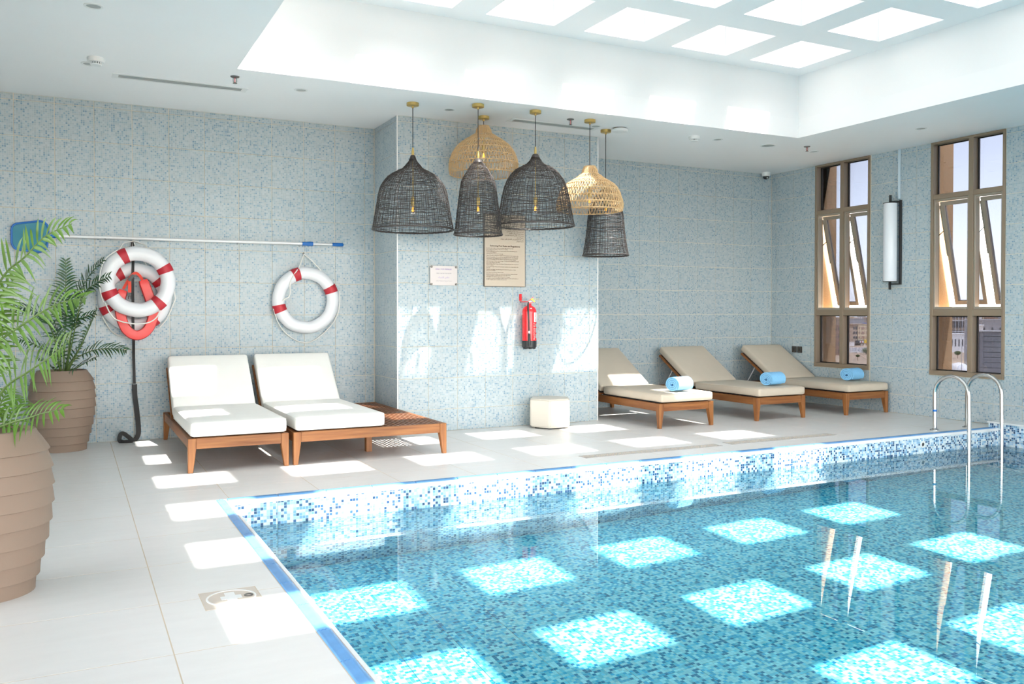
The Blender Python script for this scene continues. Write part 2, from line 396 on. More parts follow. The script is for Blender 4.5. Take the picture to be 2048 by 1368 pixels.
# ------------------------------------------------------------------ floor
bm = BM()
for (x0, y0, x1, y1) in ((XL-.1, YN-.1, PX0-.025, YA+.15), (PX0-.025, PY1+.045, XR+.15, YA+.15), (PX0-.025, YN-.1, XR+.15, PY0-.02)): box(bm, x0, y0, -.2, x1, y1, -.0004)
floor = struct('floor', bm, M['fgrout'])
fx = lines(.335, .6255, XL, XR); fy = lines(3.444, .6255, YN, YA)
DR = [(4.02, 6.46, 5.56, 6.585), (5.70, 6.49, 7.12, 6.63)]; HT = (.505, 3.888, .758, 4.140)
tiles(floor, 'floor', fx, fy, lambda u, v: M4((1, 0, 0), (0, 1, 0), (0, 0, 1), (u, v, -.005)), M['ftile'], gap=.0048, t=TT, ch=.0004,
      holes=[(PX0-.088, PY0-.05, XR+.1, PY1+.09), (XL, YB, XP1, YA+.1), (XP0, YP, XP1, YA)]+DR+[HT], name='floor_tile')

# ------------------------------------------------------------------ walls
bm = BM(); box(bm, XL, YB+TT, 0, XP0+.3, YB+.3, H+.2); wall_back = struct('wall_back', bm, M['grout'])
tiles(wall_back, 'w', lines(-.474, .3418, XL, XP0), WZ, lambda u, v: M4((1, 0, 0), (0, 0, 1), (0, -1, 0), (u, YB+TT, v)), M['wtile'], name='wall_tile')
bm = BM(); box(bm, XP0+TT, YP+TT, 0, XP1-TT, YA+.2, H+.1); wall_pier = struct('wall_pier', bm, M['grout'])
tiles(wall_pier, 'w', lines(3.404, .337, XP0+.012, XP1-.012), WZ, lambda u, v: M4((1, 0, 0), (0, 0, 1), (0, -1, 0), (u, YP+TT, v)), M['wtile'], name='wall_tile')
tiles(wall_pier, 'w', lines(.342, .342, 0.012, YB-YP), WZ, lambda u, v: M4((0, -1, 0), (0, 0, 1), (-1, 0, 0), (XP0+TT, YB-u, v)), M['wtile'], name='wall_tile')
tiles(wall_pier, 'w', lines(.342, .342, 0.012, YA-YP), WZ, lambda u, v: M4((0, 1, 0), (0, 0, 1), (1, 0, 0), (XP1-TT, YP+u, v)), M['wtile'], name='wall_tile')
for x, s in ((XP0, 1), (XP1, -1)):
    bm = BM(); box(bm, min(x-.001*s, x+.012*s), YP-.001, 0, max(x-.001*s, x+.012*s), YP+.012, H, .003, 2); obj('corner_trim', bm, M['white_glaze'], wall_pier)
bm = BM(); box(bm, XP1-.05, YA+TT, 0, XR+.3, YA+.3, H+.2); wall_alcove = struct('wall_alcove', bm, M['grout'])
tiles(wall_alcove, 'w', lines(6.300, .3345, XP1, XR), WZ, lambda u, v: M4((1, 0, 0), (0, 0, 1), (0, -1, 0), (u, YA+TT, v)), M['wtile'], name='wall_tile')
WIN = [(8.022, 8.962), (6.170, 7.115)]; WB = .522
bm = BM()
ys = [YN, WIN[1][0], WIN[1][1], WIN[0][0], WIN[0][1], YA+.3]
XO = XR+.16
for i in range(5):
    if i in (1, 3): box(bm, XR+TT, ys[i], -.0, XO, ys[i+1], WB)
    else: box(bm, XR+TT, ys[i], -.0, XO, ys[i+1], H+.2)
wall_right = struct('wall_right', bm, M['grout'])
RT = lines(7.667, .3424, 3.2, YA)
tiles(wall_right, 'w', [YA-y for y in RT][::-1], WZ, lambda u, v: M4((0, -1, 0), (0, 0, 1), (-1, 0, 0), (XR+TT, YA-u, v)), M['wtile'],
      holes=[(YA-b_-.004, WB-.004, YA-a+.004, H+1) for a, b_ in WIN], name='wall_tile')
bm = BM(); box(bm, XR, YN, 0, XR+TT, 3.2, H); obj('tile_field', bm, M['wplain_x'], wall_right)
LW = [(YN+.4+k*2.2, YN+.4+k*2.2+2.0) for k in range(4)]           # glazing added on the unseen left side for more sky light
bm = BM(); box(bm, XL-.2, YN, 0, XL, YB+.3, .15); box(bm, XL-.2, YN, 3.2, XL, YB+.3, H+.2); ye = YN
for a, b_ in LW: box(bm, XL-.2, ye, .15, XL, a, 3.2); ye = b_
box(bm, XL-.2, ye, .15, XL, YB+.3, 3.2); wl = struct('wall_left', bm, M['wplain_x'])
for a, b_ in LW:
    bm = BM(); box(bm, XL-.11, a-.01, .14, XL-.1, b_+.01, 3.21); obj('pane', bm, M['clear'], wl)
FW = [(XL+.3+k*2.32, XL+.3+k*2.32+2.1) for k in range(5)]         # glazing added behind the camera, unseen, to brighten the room
bm = BM(); box(bm, XL-.2, YN-.2, -.2, XR+.3, YN, .15); box(bm, XL-.2, YN-.2, 3.2, XR+.3, YN, H+.2); xe = XL-.2
for a, b_ in FW: box(bm, xe, YN-.2, .15, a, YN, 3.2); xe = b_
box(bm, xe, YN-.2, .15, XR+.3, YN, 3.2); wf = struct('wall_front', bm, M['wplain_y'])
for a, b_ in FW:
    bm = BM(); box(bm, a-.01, YN-.11, .14, b_+.01, YN-.1, 3.21); obj('pane', bm, M['clear'], wf)

# ------------------------------------------------------------------ ceiling, light well and skylights
WX0, WX1, WY0, WY1, ZC, ZT = 1.27, 7.70, -.62, 7.63, 4.083, 4.633
bm = BM()
for (x0, y0, x1, y1) in ((XL-.2, YN-.2, WX0, YA+.3), (WX1, YN-.2, XR+.16, YA+.3), (WX0, WY1, WX1, YA+.3), (WX0, YN-.2, WX1, WY0)): box(bm, x0, y0, H, x1, y1, H+.22)
ceiling = struct('ceiling', bm, M['ceil'])
bm = BM(); box(bm, WX0-.15, WY1, H+.22, WX1+.15, WY1+.15, ZT); struct('wall_lightwell_back', bm, M['white'])
bm = BM(); box(bm, WX0-.15, WY0-.15, H+.22, WX1+.15, WY0, ZT); struct('wall_lightwell_front', bm, M['white'])
bm = BM(); box(bm, WX0-.15, WY0, H+.22, WX0, WY1, ZT); struct('wall_lightwell_left', bm, M['white'])
bm = BM(); box(bm, WX1, WY0, H+.22, WX1+.15, WY1, ZT); struct('wall_lightwell_right', bm, M['white'])
sx = [6.73-1.08*k for k in range(6)][::-1]; sy = [6.635-1.1*k for k in range(7)][::-1]; SW, SD = .735, .755
bm = BM()
xe = WX0
for x in sx: box(bm, xe, WY0, ZC, x, WY1, ZT); xe = x+SW
box(bm, xe, WY0, ZC, WX1, WY1, ZT)
for x in sx:
    ye = WY0
    for y in sy: box(bm, x, ye, ZC, x+SW, y, ZT); ye = y+SD
    box(bm, x, ye, ZC, x+SW, WY1, ZT)
cl = struct('ceiling_skylights', bm, M['white'])
bm = BM(); box(bm, -.01, -.01, 0, SW+.01, SD+.01, .008); pane0 = obj('skylight_pane', bm, M['roofglass'], cl, loc=(sx[0], sy[0], ZT+.002))
for x in sx:
    for y in sy:
        if (x, y) == (sx[0], sy[0]): continue
        o = pane0.copy(); COL.objects.link(o); o.parent = cl; o.location = (x, y, ZT+.002)

# ------------------------------------------------------------------ pool shell, tiles, water
bm = BM()
box(bm, PX0-.15, PY0-.15, ZF-.2, XR, PY1+.2, ZF-.005)
pool_floor = struct('floor_pool', bm, M['pgrout'])
pu = lines(1.265, .3415, PX0, PX1); pv = lines(PY1-.0, .3415, PY0, PY1)
cells = []
for i in range(len(pu)-1):
    for j in range(len(pv)-1):
        c = Vector(((pu[i]+pu[i+1])/2, (pv[j]+pv[j+1])/2, ZF)); d = c-camo.location
        ang = abs(math.atan2(d.x, d.y)-YAW-.02)
        cells.append(((d.length if ang < .62 else d.length+30) + (20 if c.y < 1.6 else 0), i, j))
cells.sort()
G = .004
for k, (_, i, j) in enumerate(cells[:290]):
    me = tile_mesh('pf', G/2, G/2, pu[i+1]-pu[i]-G/2, pv[j+1]-pv[j]-G/2, TT, .001, M['pfloor'])
    o = inst('floor_tile', me, pool_floor, Matrix.Translation((pu[i], pv[j], ZF-.005))); o.cycles.is_caustics_receiver = True
bm = BM()
for _, i, j in cells[290:]: box(bm, pu[i]+G/2, pv[j]+G/2, ZF-.005, pu[i+1]-G/2, pv[j+1]-G/2, ZF)
o = obj('tile_field', bm, M['pfloor'], pool_floor); tag(o, kind='stuff'); o.cycles.is_caustics_receiver = True
bm = BM(); box(bm, PX0-.15, PY1+TT, ZF-.2, XR, PY1+.2, -.03); pool_far = struct('wall_pool_back', bm, M['pgrout']); pool_far.cycles.is_caustics_receiver = True
PZ = [ZF, -1.1475, -.806, -.4645, -.123, -.026]
tiles(pool_far, 'p', pu, PZ, lambda u, v: M4((1, 0, 0), (0, 0, 1), (0, -1, 0), (u, PY1+TT, v)), M['ptile'], gap=.0045, receiver=True, name='pool_tile')
bm = BM(); box(bm, PX1+TT, PY0-.15, ZF-.2, XR+.01, PY1+.12, .052); pool_right = struct('wall_pool_right', bm, M['pgrout']); pool_right.cycles.is_caustics_receiver = True
tiles(pool_right, 'p', lines(0, .3415, -.12, 3.3), [ZF, -1.1475, -.806, -.4645, -.123, .052], lambda u, v: M4((0, -1, 0), (0, 0, 1), (-1, 0, 0), (PX1+TT, PY1-u, v)), M['ptile'], gap=.0045, receiver=True, name='pool_tile')
bm = BM(); box(bm, PX1, PY0, ZF, PX1+TT, PY1-3.3, .052); o = obj('tile_field', bm, M['ptile_x'], pool_right); o.cycles.is_caustics_receiver = True
bm = BM(); box(bm, PX1-.012, PY0-.15, .052, XR, PY1+.13, .068, .005, 2); obj('ledge_top', bm, M['white_glaze'], pool_right)
bm = BM(); box(bm, PX0-.15, PY0-.15, ZF-.2, PX0, PY1+.2, -.03); o = struct('wall_pool_left', bm, M['ptile_x']); o.cycles.is_caustics_receiver = True
bm = BM(); box(bm, PX0-.15, PY0-.2, ZF-.2, XR, PY0, -.03); o = struct('wall_pool_front', bm, M['ptile_y']); o.cycles.is_caustics_receiver = True

# coping: ribbed blue edge tiles, then the white rounded nosing
def coping_piece(L):
    bm = BM(); prof = [(0, -.005), (0, .001), (.004, .004), (.013, .002), (.016, .0045), (.026, .0025), (.029, .005), (.040, .002), (.044, .001), (.048, -.001), (.048, -.02)]
    for x in (0.0015, L-.0015): 
        for p in prof: bm.verts.new((x, p[0], p[1]))
    bm.verts.ensure_lookup_table(); n = len(prof)
    for i in range(n-1): bm.faces.new((bm.verts[i], bm.verts[n+i], bm.verts[n+i+1], bm.verts[i+1]))
    bm.faces.new([bm.verts[i] for i in range(n)]); bm.faces.new([bm.verts[n+i] for i in range(n)][::-1])
    bmesh.ops.recalc_face_normals(bm, faces=bm.faces)
    return bm
bm = BM(); box(bm, PX0-.088, PY0-.05, -.04, PX0-.008, PY1+.09, -.012); box(bm, PX0-.07, PY1+.008, -.04, XR, PY1+.09, -.012)
cope = struct('trim_1', bm, M['grout'])
c0 = obj('coping_tile', coping_piece(.3365), M['blue_cope'], cope, 60, (0, 0, -50))
k = 0; x = PX0-.02
first = True
def put_cope(mtx):
    global first
    if first: o = c0; first = False
    else:
        o = c0.copy(); COL.objects.link(o); o.parent = cope
    o.matrix_local = mtx
while x < PX1-.1:
    put_cope(M4((-1, 0, 0), (0, -1.28, 0), (0, 0, 2.2), (min(x+.34, PX1), PY1+.086, 0))); x += .34
y = PY1+.085
while y > PY0: put_cope(M4((0, -1, 0), (1.28, 0, 0), (0, 0, 1.8), (PX0-.086, y, 0))); y -= .34
def nosing(name, L):
    bm = BM(); prof = [(0, -.02), (0, .001)]+[(.012+.012*math.sin(a), -.011+.012*math.cos(a)) for a in [i*PI/2/5 for i in range(6)]]+[(.024, -.028), (.0, -.028)]
    n = len(prof)
    for x in (0, L):
        for p in prof: bm.verts.new((x, p[0], p[1]))
    bm.verts.ensure_lookup_table()
    for i in range(n): bm.faces.new((bm.verts[i], bm.verts[n+i], bm.verts[n+(i+1) % n], bm.verts[(i+1) % n]))
    bm.faces.new([bm.verts[i] for i in range(n)]); bm.faces.new([bm.verts[n+i] for i in range(n)][::-1]); bmesh.ops.recalc_face_normals(bm, faces=bm.faces)
    return tag(obj(name, bm, M['white_glaze'], None, 40), kind='structure')
o = nosing('trim_2', PX1-PX0+.02); o.matrix_world = M4((-1, 0, 0), (0, -1, 0), (0, 0, 1), (PX1, PY1+.024, 0))
o = nosing('trim_3', PY1-PY0+.03); o.matrix_world = M4((0, -1, 0), (1, 0, 0), (0, 0, 1), (PX0-.024, PY1+.02, 0))

m, nt, b = newmat('pool_water'); nt.nodes.remove(b)
rf = N(nt, 'ShaderNodeBsdfRefraction'); rf.inputs['IOR'].default_value = 1.333; rf.inputs['Roughness'].default_value = 0.0; rf.inputs[0].default_value = (.74, .95, .985, 1)
gl = N(nt, 'ShaderNodeBsdfGlossy'); gl.inputs['Roughness'].default_value = 0.0; gl.inputs[0].default_value = (1, 1, 1, 1)
fr = N(nt, 'ShaderNodeFresnel'); fr.inputs[0].default_value = 1.333; mx = N(nt, 'ShaderNodeMixShader')
nt.links.new(fr.outputs[0], mx.inputs[0]); nt.links.new(rf.outputs[0], mx.inputs[1]); nt.links.new(gl.outputs[0], mx.inputs[2]); nt.links.new(mx.outputs[0], nt.nodes['Material Output'].inputs[0])
bm = BM(); vs = [bm.verts.new(v) for v in ((PX0, PY0, ZW), (PX1, PY0, ZW), (PX1, PY1, ZW), (PX0, PY1, ZW))]; bm.faces.new(vs)
water = obj('pool_water', bm, m); tag(water, 'still clear blue water filling the mosaic-lined swimming pool', 'water', kind='stuff')
me = water.data; me.shade_smooth(); water.cycles.is_caustics_caster = True

# ------------------------------------------------------------------ floor drains and skimmer hatch
for k, (x0, y0, x1, y1) in enumerate(DR):
    t = thing('floor_drain', ['long grey pebble-filled floor drain nearer the cream pouf, parallel to the pool edge', 'long grey pebble-filled floor drain on the right, towards the ladder'][k], 'drain', ((x0+x1)/2, (y0+y1)/2, -.002), 0, 'linear floor drains')
    w, d = (x1-x0)/2, (y1-y0)/2
    bm = BM(); box(bm, -w, -d, 0, w, d, .001); obj('channel', bm, M['pebble'], t)
    bm = BM()
    for (a, b_, c, e) in ((-w, -d, w, -d+.012), (-w, d-.012, w, d), (-w, -d, -w+.012, d), (w-.012, -d, w, d)): box(bm, a, b_, .0, c, e, .005)
    obj('frame', bm, M['pebble'], t)
    bm = BM(); rr = random.Random(k)
    n = int(w*2/.02)
    for i in range(n):
        for j in range(4):
            x = -w+.018+(2*w-.036)*(i+.5+rr.uniform(-.3, .3))/n; y = -d+.018+(2*d-.036)*(j+.5+rr.uniform(-.3, .3))/4; r = rr.uniform(.007, .011)
            v = [bm.verts.new((x+r*math.cos(a*PI/3), y+r*math.sin(a*PI/3), .0015)) for a in range(6)]; c = bm.verts.new((x, y, .0055))
            for a in range(6): bm.faces.new((v[a], v[(a+1) % 6], c))
    tag(obj('pebbles', bm, M['pebble'], t), kind='stuff')
t = thing('skimmer_hatch', 'square beige skimmer hatch with round white lid set into the floor beside the pool', 'hatch', ((HT[0]+HT[2])/2, (HT[1]+HT[3])/2, -.0032))
bm = BM(); box(bm, -.124, -.124, 0, .124, .124, .004, .002); obj('frame', bm, M['hatch'], t)
bm = BM(); lathe(bm, [(.100, .004), (.100, .0075), (.108, .0075), (.108, .004)], 40); obj('ring', bm, M['whitepl'], t, 40)
bm = BM(); lathe(bm, [(0.001, .0055), (.1, .0055)], 40); lid = obj('lid', bm, M['hatch'], t)
bm = BM(); box(bm, -.022, -.072, .0055, .022, .072, .0075, .001); box(bm, -.045, -.022, .0055, .045, .022, .0077, .001); obj('latch', bm, M['whitepl'], lid)
bm = BM(); lathe(bm, [(.012, .0055), (.012, .0085), (.02, .0085), (.02, .0055)], 16, (.075, .0, 0)); obj('finger_hole', bm, M['screw'], lid, 40)

# ------------------------------------------------------------------ windows
def bar(name, x0, y0, z0, x1, y1, z1, m, par, bev=.002):
    bm = BM(); box(bm, x0, y0, z0, x1, y1, z1, bev); return obj(name, bm, m, par)
def window(n, y0, y1, ym, zt):
    w = bpy.data.objects.new('window_%d' % n, None); COL.objects.link(w); w.location = (XR, y0, WB); w['kind'] = 'structure'
    W = y1-y0; Hh = H-WB; m = M['bronze']; xa, xb = -.012, .115
    mc = ym-y0; t1 = (1.240-WB, 1.318-WB); t2 = (zt-WB, zt+.058-WB)
    bar('jamb', xa, 0, .055, xb, .030, Hh-.03, m, w); bar('jamb', xa, W-.034, .055, xb, W, Hh-.03, m, w)
    bar('sill', xa-.006, 0, 0, xb, W, .055, m, w); bar('head', xa, 0, Hh-.03, xb, W, Hh-.002, m, w)
    bar('mullion', xa, mc-.03, .055, xb, mc+.03, Hh-.03, m, w)
    for a, b_ in ((.030, mc-.03), (mc+.03, W-.034)):
        for z0, z1 in (t1, t2): bar('transom', xa+.003, a, z0, xb, b_, z1, m, w)
        for z0, z1 in ((.055, t1[0]), (t2[1], Hh-.03)):
            p = bar('pane', .084, a-.004, z0-.004, .090, b_+.004, z1+.004, M['tint'], w, 0)
            bm = BM()
            for q in ((a, z0, a+.014, z1), (b_-.014, z0, b_, z1), (a, z0, b_, z0+.012), (a, z1-.012, b_, z1)): box(bm, .070, q[0], q[1], .0835, q[2], q[3])
            obj('gasket', bm, M['bronze_dk'], p)
        # fixed lip around the opening, then the top-hung sash swung outwards
        z0, z1 = t1[1], t2[0]
        bm = BM()
        for q in ((a, z0, a+.022, z1), (b_-.022, z0, b_, z1), (a+.022, z0, b_-.022, z0+.03), (a+.022, z1-.024, b_-.022, z1)): box(bm, .004, q[0], q[1], .07, q[2], q[3], .002)
        obj('fixed_lip', bm, M['greybar'], w)
        s = bpy.data.objects.new('sash', None); COL.objects.link(s); s.parent = w; s.location = (.085, a+.020, z1-.026); s.rotation_euler = (0, math.radians(-13.5), 0)
        sw = b_-a-.04; sh = z1-z0-.05
        for nm, q in (('stile', (0, -sh, .048, 0)), ('stile', (sw-.048, -sh, sw, 0)), ('bottom_rail', (.048, -sh, sw-.048, -sh+.05)), ('top_rail', (.048, -.05, sw-.048, 0))):
            bar(nm, 0, q[0], q[1], .052, q[2], q[3], M['greybar'], s)
        bar('sash_glass', .022, .045, -sh+.046, .028, sw-.045, -.046, M['tint'], s, 0)
        bm = BM(); box(bm, -.012, sw-.004, -sh*.52, .004, sw+.004, -.04); obj('stay_rail', bm, M['steel'], s)
        bm = BM(); tube(bm, [(.04, b_-.014, z1-.46), (.085+.42*math.sin(math.radians(13.5)), b_-.024, z1-.026-.33)], .006, 6); obj('stay_arm', bm, M['steel'], w)
        bm = BM(); box(bm, -.03, sw/2-.05, -sh+.015, .0, sw/2+.05, -sh+.03, .004, 2); box(bm, -.014, sw/2-.012, -sh+.01, 0, sw/2+.012, -sh+.045); obj('handle', bm, M['greybar'], s)
    return w
window(1, WIN[0][0], WIN[0][1], 8.482, 2.652)
window(2, WIN[1][0], WIN[1][1], 6.585, 2.654)
# masonry fins beside the windows; near-side ones added, all heightened, to block the sun
k = 4
for y0, y1 in ((8.985, 9.35), (7.53, 8.00), (7.135, 7.50), (5.70, 6.15)):
    bm = BM(); box(bm, XO+.002, y0, -1.6, XR+.44, y1, 9.0, .004); struct('trim_%d' % k, bm, M['stucco']); k += 1

# ------------------------------------------------------------------ ceiling fittings
def downlight(x, y, label):
    t = thing('downlight', label, 'light', (x, y, H), 0, 'recessed ceiling downlights')
    bm = BM(); lathe(bm, [(.062, 0), (.062, -.004), (.047, -.005), (.045, -.001)], 28); obj('trim_ring', bm, M['whitepl'], t, 40)
    bm = BM(); lathe(bm, [(.0455, -.0012), (.001, -.0012)], 28); obj('lens', bm, M['lattice'], t)
for x, y, l in ((.147, 6.513, 'round recessed downlight at the upper left edge of the ceiling'), (.144, 8.035, 'round recessed downlight next to the left smoke detector'),
                (1.917, 8.086, 'round recessed downlight right of the left air slot'), (3.45, 8.18, 'round recessed downlight between the first two pendant cords'),
                (5.20, 8.16, 'round recessed downlight beside the right air slot'), (6.902, 8.131, 'round recessed downlight right of the right smoke detector'),
                (8.521, 8.172, 'round recessed downlight beside the sprinkler near the windows'), (8.529, 6.607, 'round recessed downlight nearest the right window')): downlight(x, y, l)
def smoke(x, y, label):
    t = thing('smoke_detector', label, 'smoke detector', (x, y, H))
    bm = BM(); lathe(bm, [(.066, 0), (.068, -.012), (.062, -.034), (.050, -.036)], 28, cap1=True); obj('base', bm, M['whitepl'], t, 40)
    bm = BM()
    for i in range(16):
        a = 2*PI*i/16; box(bm, -.0045, .0415, -.052, .0045, .0455, -.036, mtx=Matrix.Rotation(a, 4, 'Z'))
    obj('ribs', bm, M['whitepl'], t)
    bm = BM(); lathe(bm, [(.040, -.036), (.040, -.054)], 20); obj('sensor_slots', bm, M['blackpl'], t)
    bm = BM(); lathe(bm, [(.046, -.052), (.040, -.060), (.001, -.061)], 24); obj('cap', bm, M['whitepl'], t, 40)
smoke(.192, 7.83, 'white smoke detector on the left part of the ceiling'); smoke(6.535, 8.11, 'white smoke detector on the ceiling right of the pendant lamps')
def sprinkler(x, y, label):
    t = thing('fire_sprinkler', label, 'sprinkler', (x, y, H), 0, 'ceiling fire sprinklers')
    bm = BM(); lathe(bm, [(.040, 0), (.036, -.007), (.014, -.010)], 24, cap1=True); obj('escutcheon', bm, M['screw'], t, 40)
    bm = BM(); tube(bm, [(-.004, 0, -.01), (-.015, 0, -.022), (-.015, 0, -.045), (-.004, 0, -.056)], .003, 6); tube(bm, [(.004, 0, -.01), (.015, 0, -.022), (.015, 0, -.045), (.004, 0, -.056)], .003, 6); obj('yoke', bm, M['screw'], t, 40)
    bm = BM(); lathe(bm, [(.0035, -.012), (.0035, -.054)], 8); obj('bulb', bm, M['red'], t, 40)
    bm = BM(); lathe(bm, [(.001, -.056), (.019, -.058), (.019, -.061), (.001, -.061)], 16); obj('deflector', bm, M['screw'], t, 40)
sprinkler(1.292, 7.888, 'fire sprinkler head above the right end of the left air slot'); sprinkler(4.776, 7.995, 'fire sprinkler head above the right air slot between pendant canopies'); sprinkler(8.187, 7.966, 'fire sprinkler head near the corner of the skylight well')
def diffuser(x0, x1, y, label):
    t = thing('air_diffuser', label, 'air vent', ((x0+x1)/2, y, H)); w = (x1-x0)/2; d = .080
    bm = BM()
    for (a, b_, c, e) in ((-w, -d, w, -d+.03), (-w, d-.03, w, d), (-w, -d+.03, -w+.05, d-.03), (w-.05, -d+.03, w, d-.03)): box(bm, a, b_, -.004, c, e, -.0)
    obj('frame', bm, M['whitepl'], t)
    bm = BM(); box(bm, -w+.05, -d+.03, -.001, w-.05, d-.03, 0); obj('backing', bm, M['lattice'], t)
    for j in range(3): bm = BM(); box(bm, -w+.05, -.034+j*.026, -.004, w-.05, -.018+j*.026, -.001); obj('louvre', bm, M['lattice'], t)
diffuser(.33, 1.47, 8.325, 'narrow white linear air slot in the ceiling on the left'); diffuser(4.20, 5.30, 8.31, 'narrow linear air slot in the ceiling above the pendant lamps')
t = thing('ceiling_lamp', 'flat round white surface light beside the last pendant canopy', 'light', (5.50, 8.13, H))
bm = BM(); lathe(bm, [(.075, 0), (.075, -.012)], 28); obj('base', bm, M['screw'], t, 40)
bm = BM(); lathe(bm, [(.078, -.010), (.088, -.014), (.090, -.032), (.080, -.042), (.001, -.045)], 32); obj('diffuser', bm, M['whitepl'], t, 40)
t = thing('ceiling_speaker', 'round ceiling speaker with grey grille, right of the pendant lamps', 'speaker', (7.707, 8.138, H))
bm = BM(); lathe(bm, [(.098, 0), (.098, -.006), (.080, -.006), (.079, -.002)], 32); obj('rim', bm, M['whitepl'], t, 40)
bm = BM(); lathe(bm, [(.0795, -.003), (.001, -.004)], 32); obj('grille', bm, M['lattice'], t)
t = thing('security_camera', 'white dome security camera in the far ceiling corner', 'camera', (9.152, 9.70, H))
bm = BM(); lathe(bm, [(.060, 0), (.062, -.03), (.058, -.055), (.048, -.062)], 28, cap1=True); obj('housing', bm, M['whitepl'], t, 40)
bm = BM(); lathe(bm, [(.046, -.060), (.045, -.078), (.033, -.098), (.001, -.107)], 24); obj('dome', bm, M['blackpl'], t, 60)
bm = BM(); tube(bm, [(-.012, -.03, -.085), (-.016, -.046, -.09)], .011, 12); obj('lens', bm, M['lattice'], t)

# ------------------------------------------------------------------ pendant lamps
def rad(prof, z):
    for (r0, z0), (r1, z1) in zip(prof, prof[1:]):
        if z0 >= z >= z1:
            f = (z0-z)/(z0-z1); return r0+(r1-r0)*f
    return prof[0][0] if z > prof[0][1] else prof[-1][0]
def resample(prof, n):
    P = spline([(r, 0, z) for r, z in prof], 8); d = [0]
    for a, b_ in zip(P, P[1:]): d.append(d[-1]+(b_-a).length)
    out = []; i = 0
    for k in range(n+1):
        s = d[-1]*k/n
        while i < len(d)-2 and d[i+1] < s: i += 1
        f = (s-d[i])/max(1e-9, d[i+1]-d[i]); p = P[i].lerp(P[i+1], min(1, f)); out.append((p.x, p.z))
    return out
def hang(name, label, xy, ztop, zsock, group, brass=True, sockr=.017):
    t = thing(name, label, 'pendant lamp', (xy[0], xy[1], H), 0, group)
    bm = BM(); lathe(bm, [(.060, 0), (.060, -.028), (.056, -.031), (.001, -.031)], 32); lathe(bm, [(.010, -.031), (.010, -.05), (.001, -.05)], 12); obj('ceiling_canopy', bm, M['brass'], t, 40)
    zt = ztop-H
    bm = BM(); tube(bm, [(0, 0, -.04), (0, 0, zt+.07 if brass else zt)], .004, 8); obj('cord', bm, M['cord'], t, 60)
    if brass: bm = BM(); lathe(bm, [(.001, zt+.078), (.008, zt+.078), (.010, zt+.05), (.013, zt+.045), (.013, zt-.005), (.001, zt-.005)], 14); obj('collar', bm, M['brass'], t, 40)
    zs = zsock-H
    bm = BM(); tube(bm, [(0, 0, zt), (0, 0, zs)], .005, 8); obj('rod', bm, M['brass'], t, 60)
    bm = BM(); lathe(bm, [(.006, zs+.004), (.018, zs), (sockr+.003, zs-.02), (sockr+.003, zs-.078), (sockr, zs-.08), (.001, zs-.08)], 16); sk = obj('socket', bm, M['brass'], t, 40)
    bm = BM(); lathe(bm, [(.013, zs-.08), (.017, zs-.095), (.030, zs-.125), (.029, zs-.145), (.016, zs-.163), (.001, zs-.167)], 16); b = obj('bulb', bm, M['bulb'], t, 80)
    bm = BM(); tube(bm, [(0, 0, zs-.085), (0, 0, zs-.10)], .004, 6)
    for i in range(4):
        a = i*PI/2; tube(bm, [(.007*math.cos(a), .007*math.sin(a), zs-.10), (.010*math.cos(a), .010*math.sin(a), zs-.138)], .003, 5)
    obj('filament', bm, M['fil'], b)
    return t
def wicker(t, prof, seed, nm, nr, thick=.0023):
    rr = random.Random(seed); P = resample([(r, z-H) for r, z in prof], 30)
    bm = BM()
    for i in range(nm):
        a = 2*PI*(i+rr.uniform(-.32, .32))/nm; ph = rr.uniform(0, 6); tw = rr.uniform(-.02, .02)
        pts = []
        s0 = 0 if i % 2 == 0 else rr.randint(3, 9)
        for k in range(s0, len(P), 1):
            r, z = P[k]; aa = a+tw*k/30+.008*math.sin(k*.9+ph); ro = r+.002*math.sin(k*1.7+ph)
            pts.append((ro*math.cos(aa), ro*math.sin(aa), z))
        tube(bm, pts, thick*rr.uniform(.75, 1.25), 3, caps=False)
    n = 56; tot = len(P)-1
    for i in range(nr):
        k = 1+(tot-1)*(i+rr.uniform(-.35, .35))/nr; k = max(.3, min(tot-.05, k)); ki = min(int(k), tot-1); f = k-ki
        r = P[ki][0]*(1-f)+P[ki+1][0]*f; z = P[ki][1]*(1-f)+P[ki+1][1]*f; ph = rr.uniform(0, 6); am = rr.uniform(.0015, .006)
        arc = 1.0 if rr.random() < .72 else rr.uniform(.3, .7); st = rr.uniform(0, 6.28); m_ = int(n*arc)
        pts = [((r+.0025*math.sin(j*2.9+ph))*math.cos(st+2*PI*j/n), (r+.0025*math.sin(j*2.9+ph))*math.sin(st+2*PI*j/n), z+am*math.sin(j*.55+ph)+am*.5*math.sin(j*1.31)) for j in range(m_)]
        tube(bm, pts, thick*rr.uniform(.75, 1.35), 3, closed=(arc == 1.0), caps=False)
    sh = tag(obj('woven_shade', bm, M['wicker'], t, 60), kind='stuff')
    bm = BM(); r, z = P[-1]
    for q in range(3):
        tube(bm, [((r+.004*math.sin(j*1.3+q*2.1))*math.cos(2*PI*j/64), (r+.004*math.sin(j*1.3+q*2.1))*math.sin(2*PI*j/64), z+.005*math.cos(j*1.3+q*2.1)) for j in range(64)], .0055, 5, closed=True)
    obj('rim', bm, M['wicker'], t, 60)
    bm = BM(); lathe(bm, [(.012, P[0][1]+.006), (P[0][0]+.006, P[0][1]), (rad([(r_, z_) for r_, z_ in P], P[0][1]-.035)+.004, P[0][1]-.035)], 20); obj('bound_neck', bm, M['wicker'], t, 60)
